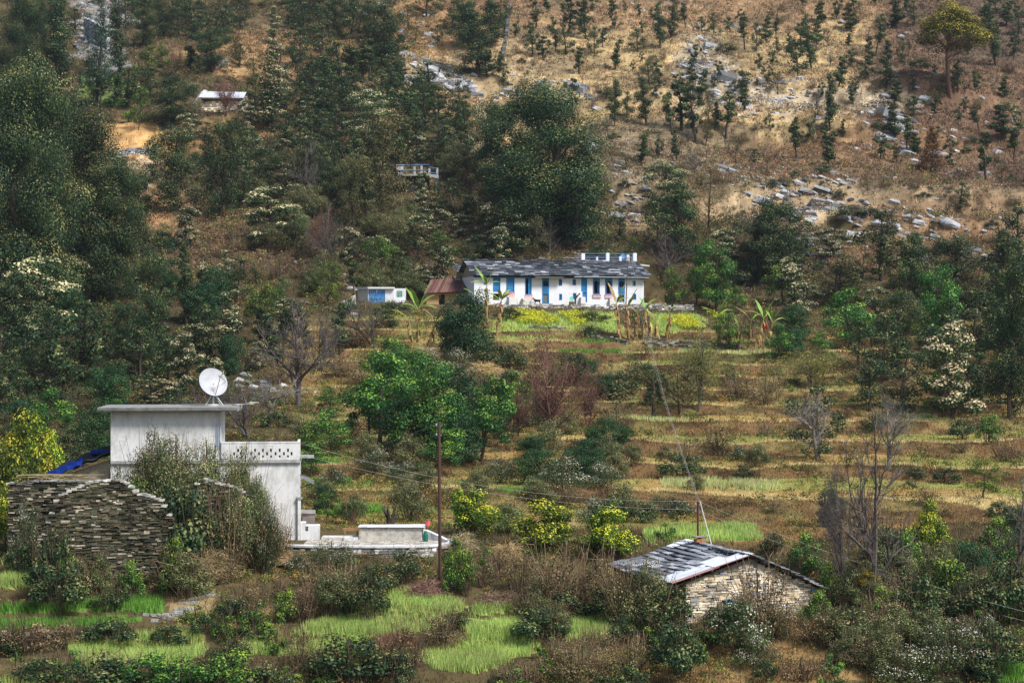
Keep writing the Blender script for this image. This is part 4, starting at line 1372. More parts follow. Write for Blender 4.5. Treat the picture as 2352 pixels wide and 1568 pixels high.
# concrete roof terrace with railing behind the house
def roof_terrace():
    f = FH; y0 = 6.9; zt = f.z(606, f.x(1450), y0)
    t = thing('railed_terrace', f.w(f.x(1400, y0), y0, 0), 'white concrete terrace with posts and pale blue rails behind the slate roof', 'terrace', rz=TH)
    xo = f.x(1400, y0); X = lambda u: f.x(u, y0)-xo
    g = MB(); g.box(X(1330), X(1478), .3, 4.2, -.4, zt-.16, (.7,.7,.7)); mk('wall', g, M_PLASTER, t)
    g = MB(); g.box(X(1322), X(1470), 0, 4.4, zt-.158, zt, (.6,.6,.6)); g.hexa(np.array([(X(1470),0,zt-.16),(X(1492),0,zt-.3),(X(1492),2,zt-.3),(X(1470),2,zt-.16),(X(1470),0,zt),(X(1492),0,zt-.1),(X(1492),2,zt-.1),(X(1470),2,zt)]), (.66,.66,.66)); mk('slab', g, M_CONC, t)
    for (u0, u1, v0) in ((1336,1344,582), (1393,1400,580.5), (1455,1463,581), (1370,1374,590), (1423,1428,589), (1440,1446,585)):
        g = MB(); g.box(X(u0), X(u1), .05, .05+(X(u1)-X(u0)), zt, f.z(v0, f.x(u0, y0), y0), WHITE); mk('post', g, M_WHITE, t)
    for v in (583, 589.5, 593, 598): 
        g = MB(); a, b = (1293 if v == 593 else 1320), 1456; xa = X(a if v != 583 else 1320)
        g.tube([(xa, .14, f.z(v, f.x(1400, y0), y0)), (X(b), .14, f.z(v-.3, f.x(b, y0), y0))], .028, (.16,.30,.55), 5); mk('rail', g, M_METAL, t)
    d = thing('satellite_dish', f.w(f.x(1433, y0), y0+.3, zt), 'small blue satellite dish among the white terrace posts', 'satellite dish', 'satellite dishes', rz=TH)
    g = MB(); disc(g, (0, 0, .95), (-.25, -.9, .3), .36, .08, (.12,.32,.62)); mk('reflector', g, M_METAL, d); g = MB(); g.tube([(0, .05, .004), (0, .05, .9)], .03, (.5,.5,.5), 6); mk('mast', g, M_METAL, d)
roof_terrace()
# dry stone walls set into the ground
def ground_wall(pts, hp, pal, label, th=.6, seed=1, hr=(.12, .25), wr=(.25, .7), base=.6, topz=None, name='dry_stone_wall', mat=None, ragged=.1):
    Wp = [G(u, v) if len(q) == 2 else Vector((XW(u, q[2]), q[2], Hs(XW(u, q[2]), q[2]))) for q in pts for u, v in [q[:2]]]
    t = thing(name, Wp[0], label, 'wall'); mb = MB()
    for i in range(len(Wp)-1):
        a, b = Wp[i], Wp[i+1]; L = math.hypot(b.x-a.x, b.y-a.y)
        za, zb = a.z, b.z; ha = (topz if topz is not None else None)
        f0 = lambda s: za+(zb-za)*s/L-base
        if topz is None: f1 = lambda s: za+(zb-za)*s/L+hp/F*a.y+ragged*(vnoise(s*.7+i*9, seed, 85)-.5)*2
        else: f1 = lambda s: topz+ragged*(vnoise(s*.7, seed, 85)-.5)*2
        stone_wall(mb, (a.x, a.y), (b.x, b.y), f0, f1, th, pal, hr, wr, seed=seed+i, gap=.02, rough=.04)
    mk('stonework', mb, mat or M_STONE, t, ) if 0 else None
    V = MB(); V.V = [v-np.array(Wp[0])[None] for v in mb.V]; V.n = mb.n; V.F = mb.F; V.C = mb.C
    mk('stonework', V, M_STONE, t); return t
def W2(s, t): q = FH.w(s, t, 0); return q
def house_wall():
    a = FH.w(FH.x(1140, -3.95), -3.95, 0); b = FH.w(FH.x(1594, -3.95), -3.95, 0)
    t = thing('retaining_wall', a, 'long weathered stone retaining wall below the long white house', 'wall'); g = MB()
    stone_wall(g, (0, 0), (b.x-a.x, b.y-a.y), -1.9, lambda s: .02+.05*vnoise(s*.8, 3, 86)+(0.12 if s > 16 else 0), .5, ((.55,.53,.50),(.42,.40,.37),(.28,.26,.23),(.68,.66,.62),(.18,.17,.15)), (.1, .2), (.2, .7), seed=6, gap=.015); mk('stonework', g, M_STONE, t)
house_wall()
GB = ((.38,.40,.43), (.30,.31,.33), (.5,.51,.53), (.20,.20,.20), (.58,.58,.58))
ground_wall([(268,358),(310,358),(365,359)], 16, GB+((.62,.58,.52),), 'pale dry stone wall under the orange bank at upper left', seed=11)
ground_wall([(446,371),(484,380)], 14, GB, 'short dry stone wall between two dark oaks at upper left', seed=12)
ground_wall([(930,196),(975,197),(1030,201),(1086,204)], 22, GB, 'long blue-grey dry stone retaining wall high on the hill', seed=13)
ground_wall([(1345,782),(1400,785),(1440,792)], 12, GREYST, 'low broken stone wall below the left banana stems', seed=14)
ground_wall([(1480,792),(1560,797),(1640,802),(1700,806)], 18, GREYST, 'collapsing dry stone terrace wall under the bananas', seed=15)
ground_wall([(1215,756),(1260,758),(1300,757)], 9, GREYST, 'small stone terrace edge in the mustard plot', seed=16)
ground_wall([(1160,130),(1168,80),(1172,20)], 14, ((.2,.2,.2),(.3,.3,.3),(.14,.14,.14)), 'dark stone wall climbing the slope at top centre', seed=17)
ground_wall([(192,90),(215,100),(245,120)], 50, GB, 'tall pale stone bank wall at top left behind conifers', seed=18)
ground_wall([(620,900),(680,905),(735,900)], 8, ((.5,.47,.4),(.35,.32,.27),(.6,.57,.5)), 'pale rubble edge behind the leafless tree', seed=19)
ground_wall([(0,1468),(120,1470),(260,1462)], 22, RUINST, 'mossy stone terrace wall below the lower left wheat strip', seed=20, hr=(.08,.16), wr=(.15,.5))
# ------------------------------------------------------------------ blue-doored shed
def blue_shed():
    D = 239.4; f = Frame(846, D, ZW(706, D), .04)
    t = thing('blue_door_shed', f.o, 'small flat-roofed white shed with a wide sky-blue double door', 'shed', rz=f.th)
    X = lambda c: f.x(784+c*.3336); Z = lambda c: f.z(557+c*.3336)
    H1 = Z(318); g = MB(); dx0, dx1, dz1 = X(187), X(301), Z(318)-.06
    holed(g, X(183), X(362), -.4, H1, 0, .2, [(dx0, dx1, .02, dz1)], WHITE); sx = X(107)
    g.hexa(np.array([(sx,1.6,-.4),(X(183),0,-.4),(X(183),.25,-.4),(sx,1.85,-.4),(sx,1.6,H1),(X(183),0,H1),(X(183),.25,H1),(sx,1.85,H1)]), (.62,.61,.58))
    g.box(X(362)-.2, X(362)-.002, .2, 3, -.4, H1, WHITE); g.box(sx, X(362), 3, 3.2, -.4, H1, WHITE)
    mk('wall', g, M_WHITE, t)
    g = MB(); g.hexa(np.array([(sx-.25,1.4,H1),(X(183),-.35,H1),(X(362)+.05,-.35,H1),(X(362)+.05,3.3,H1)]+[(sx-.25,1.4,H1+.2),(X(183),-.35,H1+.2),(X(362)+.05,-.35,H1+.2),(X(362)+.05,3.3,H1+.2)]), (.8,.78,.76)); mk('roof', g, M_PLASTER, t)
    for i in (0, 1):
        g = MB(); m = (dx0+dx1)/2; a, b = (dx0+.01, m-.01) if i == 0 else (m+.01, dx1-.01)
        for q in range(4): g.box(a+(b-a)*q/4, a+(b-a)*(q+1)/4-.012, .06, .1, .03, dz1-.01, (.07,.27,.62))
        for q in (.1, .5, .9): g.box(a, b, .035, .06, dz1*q-.03, dz1*q+.03, (.10,.34,.70))
        mk('door', g, M_PAINT, t)
    g = MB(); g.box(X(362)+.002, X(443), .1, 2.6, -.4, Z(315), WHITE); g.box(X(400), X(462), -.5, .098, -.4, Z(408), WHITE); mk('annex', g, M_WHITE, t)
    s = thing('wall_sign', f.w(X(382), .07, Z(372)), 'small green notice board with white lettering on the shed annex', 'sign', rz=f.th)
    w = X(418)-X(380); h = Z(332)-Z(371); g = MB(); g.box(0, w, 0, .026, 0, h, (.01,.22,.14)); mk('board', g, M_PAINT, s)
    g = MB(); r = np.random.default_rng(2)
    for i in range(6):
        x = .05; z = h-.1-i*(h-.12)/6
        while x < w-.1:
            l = r.uniform(.04, .13); g.box(x, min(x+l, w-.04), -.006, -.001, z, z+.035, (.75,.8,.78)); x += l+r.uniform(.03, .09)
    mk('lettering', g, M_PAINT, s)
    q = thing('broken_white_wall', G(802, 706), 'crumbled white wall stub left of the blue-doored shed', 'wall'); g = MB()
    g.hexa(np.array([(-1.0,0,-.4),(.85,0,-.4),(.85,.4,-.4),(-1.0,.4,-.4),(-.9,0,.7),(.7,0,1.5),(.7,.4,1.5),(-.9,.4,.7)]), (.74,.72,.68)); mk('stonework', g, M_PLASTER, q)
blue_shed()

# ------------------------------------------------------------------ white house with the big dish, lower left
FL = Frame(254, 112, ZW(1252, 112), math.radians(5.4))
def dish_house():
    f = FL; X = f.x; base = -1.2
    t = thing('white_house', f.o, 'weathered white plastered house with flat roof slab and pierced balcony parapet', 'house', rz=f.th)
    xr = X(689); xm = X(508); zf = f.z(1063, 5); zs = f.z(1057, 5); zt = f.z(945, 3); PL = (.74,.735,.72)
    g = MB(); g.box(0, xr, 0, 4.6, base, zf, PL); g.box(0, xm, .06, 4.4, zs, zt, PL); mk('wall', g, M_PLASTER, t)
    g = MB(); g.box(-.0, xr+.06, -.14, 4.7, zf+.002, zs-.002, (.38,.38,.37), .015); mk('floor_slab', g, M_CONC, t)
    g = MB(); xs = np.linspace(X(226), X(549), 14); z1 = f.z(934.5, 3)
    for a, b in zip(xs[:-1], xs[1:]): pass
    xa_, xb_ = X(226), X(549); g.box(xa_, xb_, -.62, 5.0, z1-.22, z1, (.30,.30,.29), .01); g.box(xa_+.05, xb_-.05, -.66, -.622, z1-.16, z1-.04, (.2,.2,.19), .01)
    mk('roof', g, M_CONC, t)
    c5 = lambda c: (350+c/1.96)*.5742; c5v = lambda c: (1400+c/1.96)*.5742
    holes = []
    for row, xs_ in (((770, 796), (1180, 1243, 1314, 1376, 1438, 1507, 1572)), ((797, 822), (1150, 1203, 1283, 1345, 1408, 1475, 1540, 1600)), ((823, 839), (1172, 1240, 1314, 1376, 1440, 1507, 1572))):
        for c in xs_: holes.append((X(c5(c-7)), X(c5(c+7)), f.z(c5v(row[1]), 10), f.z(c5v(row[0]), 10)))
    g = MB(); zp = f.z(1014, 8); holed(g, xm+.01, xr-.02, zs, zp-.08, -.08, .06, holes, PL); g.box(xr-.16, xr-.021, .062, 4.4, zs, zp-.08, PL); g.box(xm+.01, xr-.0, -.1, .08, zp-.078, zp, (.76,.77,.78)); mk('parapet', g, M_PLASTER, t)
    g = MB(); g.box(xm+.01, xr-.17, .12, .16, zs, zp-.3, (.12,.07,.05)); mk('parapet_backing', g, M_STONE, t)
    for u in (498, 502, 506):
        g = MB(); x = X(u); g.tube([(x, -.0, f.z(972, 5)), (x, -.0, f.z(1030, 5))], .022, (.45,.5,.6), 5); mk('pipe', g, M_METAL, t)
    g = MB(); g.box(X(682), xr+.14, -.22, -.142+.14, f.z(1146, 9), f.z(1141, 9), (.3,.3,.29), .01); g.box(X(684), xr+.05, -.18, -.002, base, f.z(1146, 9), PL); mk('buttress', g, M_PLASTER, t)
    g = MB(); g.box(xr+.005, X(721), .1, 1.2, f.z(1052, 10), f.z(1047, 10), (.35,.35,.36), .01); mk('ledge_slab', g, M_CONC, t)
    g = MB(); r = np.random.default_rng(3)
    for i in range(5):
        x0 = xr+.01; x1 = X(721)-.06*i*0; y = .1+i*.28; g.hexa(np.array([(x0,y,f.z(1096,10)),(x1,y,f.z(1112,10)),(x1,y+.34,f.z(1112,10)),(x0,y+.34,f.z(1096,10)),(x0,y,f.z(1093,10)),(x1,y,f.z(1108,10)),(x1,y+.34,f.z(1108,10)),(x0,y+.34,f.z(1093,10))])+r.uniform(-.015,.015,(8,3)), np.array((.16,.17,.18))*r.uniform(.6,1.5))
    g.tube([(xr+.02, .3, f.z(1120, 10)), (X(715), .3, f.z(1112, 10)), (X(717), .3, f.z(1123, 10))], .05, (.1,.07,.05), 5); mk('awning', g, M_SLATE, t)
    g = MB(); g.box(xr+.02, X(724), 1.0, 2.2, f.z(1183, 10), f.z(1178, 10), (.33,.32,.3), .02); g.box(xr+.1, X(722), 1.1, 2.0, base, f.z(1184, 10), (.25,.2,.18), .03); mk('lean_to', g, M_CONC, t)
    # small washed block with a square hole
    b = thing('cistern_block', f.w(xr, -.1, 0), 'small white masonry block with one square hole at the house corner', 'cistern', rz=f.th); x0 = .01; x1 = X(735)-xr; xa = X(703)-xr
    g = MB(); holed(g, x0, x1, -1.0, f.z(1206, 11), 0, .25, [(X(701)-xr, X(708)-xr, f.z(1219, 11), f.z(1208, 11))], (.74,.74,.75)); g.box(x0, x1, .25, .9, -1.0, f.z(1206, 11), (.74,.74,.75)); g.box(x0, xa, 0, .9, f.z(1206, 11), f.z(1199, 11), (.74,.74,.75)); mk('masonry', g, M_PLASTER, b)
    # big dish
    zc = z1+.0; c = f.w(f.x(490, 2.0), 2.0, z1)
    d = thing('satellite_dish', c, 'large tilted white satellite dish on a splayed steel stand', 'satellite dish', 'satellite dishes')
    R = 31/F*114; up = ZW(877, 114)-c.z
    n = np.array((.62, -1.0, .52)); g = MB(); disc(g, (0, 0, up), n, R*1.12, .16, (.43,.44,.47), 36, 6, bcol=(.3,.31,.33)); o = mk('reflector', g, M_METAL, d, smooth=False)
    nn = n/np.linalg.norm(n); fc = np.array((0, 0, up))+nn*.62+np.array((.18, 0, .08)); g = MB()
    a = np.cross(nn, (0, 0, 1)); a /= np.linalg.norm(a); bb = np.cross(a, nn); rim = np.array((0, 0, up))
    g.tube([rim-bb*R*1.02+a*-.0, fc], .018, (.06,.05,.05), 5); g.tube([rim-a*R*.98, fc], .016, (.06,.05,.05), 5); mk('feed_arm', g, M_METAL, d)
    g = MB(); g.tube([fc-nn*.05, fc+nn*.12, fc+nn*.2], [.10, .12, .06], (.72,.70,.66), 10); g.tube([fc+nn*.2, fc+nn*.32+np.array((.05,0,.1))], .04, (.6,.58,.55), 6); mk('feed_horn', g, M_METAL, d)
    g = MB(); ap = np.array((0, .12, up-R*.75))
    for (x, y) in ((-.42, -.2), (.62, -.3), (-.15, .5), (.35, .5)): g.tube([ap, (x, y, .02)], .028, (.50,.55,.55), 5)
    g.tube([ap+np.array((0, 0, .5)), ap, (0, .1, .02)], .045, (.50,.55,.55), 6); g.tube([(-.1, .1, .003), (-.1, .1, .1)], .40, (.55,.53,.5), 14); mk('stand', g, M_METAL, d)
    g = MB(); r = np.random.default_rng(8)
    for i in range(5): x = .55+.25*i; g.box(x, x+.5, -.2, .3, .02+.03*i, .07+.03*i, np.array((.3,.29,.27))*r.uniform(.6,1.6), .04)
    o = mk('slate_stack', g, M_SLATE, origin=f.w(f.x(512, 2), 2.0, z1)); 
    V = [tuple(v.co) for v in o.data.vertices]
    for v in o.data.vertices: v.co = v.co+Vector(o.location)
    tag(o, 'loose slates lying on the roof slab behind the big dish', 'slates')
dish_house()
def tarp_shed():
    f = Frame(252, 113, ZW(1252, 113), 0)
    t = thing('tarp_roofed_shed', f.o, 'low mud-walled shed with dark sagging roof left of the white house', 'shed')
    g = MB(); xl = f.x(150); g.hexa(np.array([(xl,0,-.3),(-.02,0,-.3),(-.02,3,-.3),(xl,3,-.3),(xl,0,f.z(1090)),(-.02,0,f.z(1055)),(-.02,3,f.z(1055)),(xl,3,f.z(1090))]), (.50,.42,.30)); mk('wall', g, M_STONE, t)
    g = MB(); r = np.random.default_rng(2); nx, ny = 26, 12; x0, x1 = f.x(110), .0
    A = np.linspace(0, 1, nx); B = np.linspace(0, 1, ny); V = []
    for b in B:
        for a in A:
            x = x0+(x1-x0)*a; z = f.z(1098-(1098-1042)*a**.9)+b*.55+.06*math.sin(a*22+b*5)+.04*r.random(); V.append((x, -.6+3.4*b, z))
    idx = np.arange(nx*ny).reshape(ny, nx); q = np.stack([idx[:-1, :-1], idx[:-1, 1:], idx[1:, 1:], idx[1:, :-1]], -1).reshape(-1, 4)
    V = np.array(V); g.add(V, q, (.035,.04,.045)); g.add(V-np.array((0, 0, .12)), q[:, ::-1], (.02,.02,.02))
    rf = mk('roof', g, M_CLOTH, t, smooth=True)
    tp = MB(); nx, ny = 22, 8; V = []
    for j in range(ny):
        for i in range(nx):
            a = i/(nx-1)*.62; b = j/(ny-1)*.28
            x = x0-.1+(x1-x0)*a; z = f.z(1098-56*a**.9)+b*.55+.10+.07*math.sin(i*1.1+j)+.05*r.random(); V.append((x, -.72+3.4*b, z-(.22 if j == 0 else 0)))
    idx = np.arange(nx*ny).reshape(ny, nx); q = np.stack([idx[:-1, :-1], idx[:-1, 1:], idx[1:, 1:], idx[1:, :-1]], -1).reshape(-1, 4); V = np.array(V)
    tp.add(V, q, (.010,.03,.20)); tp.add(V-np.array((0, 0, .02)), q[:, ::-1], (.008,.02,.15))
    tp.box(-1.2, -.15, .2, 1.2, f.z(1046), f.z(1036), (.010,.04,.26), .08)
    o = mk('blue_tarpaulin', tp, M_CLOTH, origin=None); o.location = f.o; tag(o, 'crumpled bright blue tarpaulin over the dark shed roof', 'tarpaulin')
tarp_shed()
# ------------------------------------------------------------------ ruined stone walls, lower left
def ruin(name, u0, D0, u1, D1, tops, vb, label, seed, ret=None, holes=()):
    A = np.array((XW(u0, D0), D0)); B = np.array((XW(u1, D1), D1)); L = np.linalg.norm(B-A)
    us = [q[0] for q in tops]; Dm = lambda u: D0+(D1-D0)*(u-u0)/(u1-u0)
    ss = [(u-u0)/(u1-u0)*L for u in us]; zs = [ZW(v, Dm(u)) for u, v in tops]; zb = ZW(vb, D0)
    t = thing(name, (A[0], A[1], zb), label, 'wall'); g = MB()
    hs = [((a-u0)/(u1-u0)*L, (b-u0)/(u1-u0)*L, ZW(d, D0)-zb, ZW(c, D0)-zb) for a, b, c, d in holes]
    stone_wall(g, (0, 0), B-A, -1.0, lambda s: float(np.interp(s, ss, zs))-zb, .5, RUINST, (.05, .11), (.14, .5), seed=seed, gap=.008, rough=.045, holes=hs)
    if ret:
        d = (B-A)/L; n = np.array((-d[1], d[0])); st = (B-A) if ret > 0 else np.zeros(2)
        stone_wall(g, st+n*.5, st+n*3.2, -1.0, lambda s: zs[-1 if ret > 0 else 0]-zb-.35-s*.3, .45, RUINST, (.06, .12), (.14, .5), seed=seed+50, gap=.01, rough=.03)
    g.box(.05, L-.05, .25, .4, -1, min(zs)-zb-.2, (.03,.028,.02)) if abs(D0-D1) < .1 else None
    mk('stonework', g, M_STONE, t)
    g = MB(); r = np.random.default_rng(seed)     # pale loose coping stones along the broken top
    for i in range(int(L/.22)):
        s = i*.22+r.uniform(0, .1); q = A*0+(B-A)/L*s; z = float(np.interp(s, ss, zs))-zb
        g.box(q[0]-.14, q[0]+.14, q[1]-.05, q[1]+.35, z-.03, z+.05+.04*r.random(), np.array((.50,.48,.44))*r.uniform(.4, 1.2), .03)
    mk('coping_stones', g, M_STONE, t)
ruin('ruined_wall', 98, 103, 402, 104.5, [(98,1240),(110,1200),(133,1140),(165,1126),(197,1113),(213,1106),(262,1103),(272,1103),(293,1112),(315,1134),(350,1142),(372,1152),(384,1180),(395,1188),(402,1190)], 1330, 'large ruined dark stone gable wall with a curved broken top', 31, ret=1, holes=((221,228,1262,1270),))
ruin('ruined_wall', 18, 107.5, 205, 107.5, [(18,1112),(60,1106),(120,1104),(205,1106)], 1300, 'shaded dark stone wall behind the ruined gable with sticks on top', 33)
ruin('ruined_wall', 452, 106.5, 582, 107, [(452,1112),(470,1100),(500,1110),(540,1120),(570,1135),(577,1180),(582,1185)], 1290, 'overgrown ruined stone wall with a dark gap beside the white house', 35, ret=1, holes=((455,470,1150,1235),))
ruin('ruined_wall', 588, 107.4, 626, 107.6, [(588,1196),(600,1190),(608,1214),(626,1208)], 1290, 'short stub of pale ruined wall below the white house', 37)
def sticks():
    g = MB(); r = np.random.default_rng(6); o = P(125, 1100, 107.3)
    for i in range(46):
        a = r.uniform(-2.2, .6); L = r.uniform(1.2, 2.6); z = .02+r.random()*.2; y = r.uniform(-.1, .55); s = r.normal(0, .07)
        g.tube([(a, y, z), (a+L/2, y+r.normal(0, .05), z+s/2+.03), (a+L, y+r.normal(0, .1), z+s)], [.018, .014, .008], np.array((.42,.32,.2))*r.uniform(.5, 1.3), 4)
    q = mk('stick_bundle', g, M_TWIG); q.location = o; tag(q, 'bundle of long dry sticks laid along the shaded ruined wall', 'sticks')
sticks()
# ------------------------------------------------------------------ stone courtyard
def courtyard():
    z = ZW(1252, 110); pts = [(640,109.4),(700,109.0),(790,108.8),(860,108.7),(930,108.8),(985,109.1),(1020,109.7),(1042,110.6),(1049,111.7),(1040,113.0)]
    o = Vector((XW(700, 109), 109, z)); t = thing('courtyard_terrace', o, 'raised stone threshing yard with curved whitewashed rim and low back wall', 'terrace')
    g = MB(); c = MB()
    for i in range(len(pts)-1):
        a = np.array((XW(pts[i][0], pts[i][1])-o.x, pts[i][1]-o.y)); b = np.array((XW(pts[i+1][0], pts[i+1][1])-o.x, pts[i+1][1]-o.y))
        stone_wall(g, a, b, -2.2, .0, .38, ((.45,.43,.39),(.33,.31,.27),(.55,.53,.5),(.22,.2,.17)), (.08, .17), (.15, .5), seed=60+i, gap=.012)
        d = (b-a)/np.linalg.norm(b-a); n = np.array((-d[1], d[0])); rise = .10
        p = [a-n*.05, b-n*.05, b+n*.42, a+n*.42]; c.hexa(np.array([(q[0], q[1], .0) for q in p]+[(q[0], q[1], rise+RNG.uniform(-.01, .01)) for q in p]), (.74,.75,.78))
    mk('stonework', g, M_STONE, t); mk('rim', c, M_PLASTER, t)
    g = MB(); r = np.random.default_rng(5)
    for i in range(26):
        for j in range(8):
            x = XW(690, 109)-o.x+i*.34; y = .35+j*.5
            if x > XW(1030, 110)-o.x-j*.02: continue
            g.box(x+.01, x+.33, y+.01, y+.49, -.1, .02+r.uniform(0, .02), np.array((.46,.42,.36))*r.uniform(.7, 1.25), .01)
    mk('flagstones', g, M_STONE, t)
    X = lambda u, D: XW(u, D)-o.x
    g = MB(); zt = ZW(1211, 112.6)-z; g.hexa(np.array([(X(824,112.6),3.6,-.1),(X(968,112.6),3.6,-.1),(X(975,112.6),4.9,-.1),(X(828,112.6),4.9,-.1),(X(825,112.6),3.62,zt-.04),(X(966,112.6),3.62,zt-.03),(X(975,112.6),4.9,zt),(X(828,112.6),4.9,zt)]), (.50,.47,.42)); mk('back_wall', g, M_CONC, t)
    g = MB(); g.box(X(822,112.6), X(976,112.6), 3.5, 5.0, zt+.002, zt+.05, (.74,.75,.77), .02); mk('coping', g, M_PLASTER, t)
    g = MB(); g.box(X(737,112.6), X(823,112.6), 3.7, 4.9, -.1, ZW(1234,112.7)-z, (.62,.60,.57), .02); g.box(X(790,112.6), X(823,112.6), 3.5, 3.698, -.1, ZW(1233,112.7)-z, (.78,.78,.8), .01); mk('bench', g, M_PLASTER, t)
    g = MB()
    pp = [(971,112.8),(990,112.6),(1010,112.1),(1028,111.4)]
    for i in range(3):
        a = np.array((X(*pp[i]), pp[i][1]-o.y)); b = np.array((X(*pp[i+1]), pp[i+1][1]-o.y)); h0 = [.62,.45,.28,.12][i]; h1 = [.62,.45,.28,.12][i+1]; n = np.array((.12, .4))
        p = [a, b, b+n, a+n]; g.hexa(np.array([(q[0], q[1], -.05) for q in p]+[(q[0], q[1], hh) for q, hh in zip(p, (h0, h1, h1, h0))]), (.72,.73,.76))
    mk('ramp_wall', g, M_PLASTER, t)
    b = thing('bucket', (XW(982,113), 113.0, z+zt+.054), 'pink plastic bucket with jar standing on the courtyard back wall', 'bucket'); g = MB(); g.tube([(0,0,0),(0,0,.27)], [.13,.17], (.72,.12,.12), 14); mk('tub', g, M_PAINT, b); g = MB(); g.tube([(0,0,.272),(0,0,.36),(.0,0,.38)], [.1,.11,.05], (.22,.12,.08), 10); mk('jar', g, M_PAINT, b)
    b = thing('drum', (XW(977,111.6), 111.9, z+.03), 'dark green water drum inside the courtyard wall', 'drum'); g = MB(); g.tube([(0,0,0),(0,0,.08),(0,0,.38),(0,0,.5),(0,0,.54)], [.13,.15,.15,.1,.09], (.01,.13,.09), 14); mk('body', g, M_PAINT, b); g = MB(); g.tube([(0,0,.541),(0,0,.58)], .06, (.02,.2,.13), 10); mk('cap', g, M_PAINT, b)
    b = thing('plank', (XW(806,114), 114.2, z), 'short orange-brown plank propped behind the courtyard bench', 'plank'); g = MB(); g.box(-.45, .45, 0, .1, .4, .56, (.35,.2,.09), .01); g.box(-.4,-.3,.0,.09,-.05,.398,(.3,.18,.1)); g.box(.3,.4,.0,.09,-.05,.398,(.3,.18,.1)); mk('board', g, M_PAINT, b)
courtyard()
# ------------------------------------------------------------------ slate-roofed hut, lower right
def hut():
    zb = -13.85; t = thing('stone_hut', (_HA[0], _HA[1], zb), 'small stone hut with slate roof, tin patches and sunlit gable', 'hut', rz=HUTA)
    f = Frame(1575, 98, zb, HUTA); Lg = HUTL; xp = f.x(1727); ze = f.z(1340, 0)+.12; zr = f.z(1281, xp); zeR = f.z(1343, Lg)
    top = lambda s: (ze+(zr-ze)*s/xp) if s < xp else (zr+(zeR-zr)*(s-xp)/(Lg-xp)); dep = 7.4
    hole = (f.x(1667), f.x(1683), f.z(1392, 2), f.z(1375, 2))
    g = MB(); stone_wall(g, (0, 0), (Lg, 0), -1.0, top, .45, WARMST, (.07, .15), (.15, .45), seed=41, gap=.010, rough=.02, holes=[hole])
    stone_wall(g, (Lg, .45), (Lg, dep), -1.0, zeR-.05, .4, WARMST, (.1, .2), (.2, .6), seed=42); stone_wall(g, (0, dep), (0, .46), -1.0, ze-.05, .4, GREYST, (.1, .2), (.2, .6), seed=43)
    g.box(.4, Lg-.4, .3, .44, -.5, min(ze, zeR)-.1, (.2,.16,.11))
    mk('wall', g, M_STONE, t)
    w = MB(); wframe(w, *hole, -.02, .2, .07, (.05,.28,.42)); o = mk('window', w, M_PAINT, t); w = MB(); w.box(hole[0]+.07, hole[1]-.07, .1, .14, hole[2]+.07, hole[3]-.07, (.07,.16,.22)); mk('pane', w, M_METAL, o)
    w = MB(); w.box(Lg-.12, Lg+.03, -.08, .3, zeR-.32, zeR-.14, (.04,.25,.42)); mk('beam_end', w, M_PAINT, t)
    # roof planes
    ov = .85; sl = (zr-ze)/xp; T = math.hypot(xp+ov, (xp+ov)*sl); rise = 0.35
    e1 = np.array((0, -1, 0.)); e2 = np.array((math.cos(math.atan(sl)), 0, math.sin(math.atan(sl))))
    SL2 = ((.24,.25,.28), (.33,.34,.37), (.17,.18,.20), (.42,.43,.46), (.11,.12,.135))
    g = MB(); O = (-ov, dep+.3, ze-ov*sl+.06)
    slates(g, O, e1, e2, lambda q: 0, lambda q: dep-.9-1.0*q*0, T+.02, .36, (.45, 1.05), SL2, 45, .14, .035)
    sr = (zr-zeR)/(Lg-xp); e2r = np.array((-math.cos(math.atan(sr)), 0, math.sin(math.atan(sr)))); T2 = math.hypot(Lg-xp+.6, (Lg-xp+.6)*sr)
    slates(g, (Lg+.6, -.35, zeR-.6*sr+.06), (0, 1, 0), e2r, lambda q: 0, lambda q: dep+.6, T2, .3, (.4, .9), SL2, 46, .08, .028)
    r = np.random.default_rng(7)
    for i in range(28): y = .4+i*.25; g.box(xp-.25, xp+.25, y-.1, y+.25, zr+.1+r.uniform(-.02,.03), zr+.15+r.uniform(0,.06), np.array((.3,.31,.33))*r.uniform(.5,1.4), .03)
    rf = mk('roof', g, M_SLATE, t)
    g = MB()
    g.hexa(np.array([(-ov+.1,-.2,ze-ov*sl+.0),(xp,-.2,zr-.02),(xp,dep,zr-.02),(-ov+.1,dep,ze-ov*sl)]+[(-ov+.1,-.2,ze-ov*sl+.05),(xp,-.2,zr+.04),(xp,dep,zr+.04),(-ov+.1,dep,ze-ov*sl+.05)]), (.04,.03,.025))
    g.hexa(np.array([(Lg+.5,-.3,zeR-.5*sr),(Lg+.5,dep,zeR-.5*sr),(xp+.002,dep,zr-.02),(xp+.002,-.3,zr-.02),(Lg+.5,-.3,zeR-.5*sr+.05),(Lg+.5,dep,zeR-.5*sr+.05),(xp+.002,dep,zr+.04),(xp+.002,-.3,zr+.04)]), (.03,.025,.02)); mk('roof_boards', g, M_PAINT, rf)
    # tin sheets along the verge of the near plane
    def tin(y0, y1, t0, t1, c, lift, rust=0):
        g = MB(); n = int((y1-y0)/.045)
        for i in range(n):
            a, b = y0+(y1-y0)*i/n, y0+(y1-y0)*(i+1)/n; ka, kb = .022*math.sin(i*1.57), .022*math.sin((i+1)*1.57)
            V = []
            for tt in (t0, t1):
                for yy, k in ((a, ka), (b, kb)): p = np.array((-ov, yy, ze-ov*sl+.06))+e2*tt; V.append(p+np.array((0, 0, lift+k)))
            V += [p-np.array((0, 0, .012)) for p in V]
            cc = np.array((.26,.10,.07)) if rust and (i*7) % 23 < rust else np.array(c)
            g.add(V, [(0,1,3,2),(5,4,6,7)], cc*RNG.uniform(.9, 1.08))
        return mk('tin_sheet', g, M_METAL, rf)
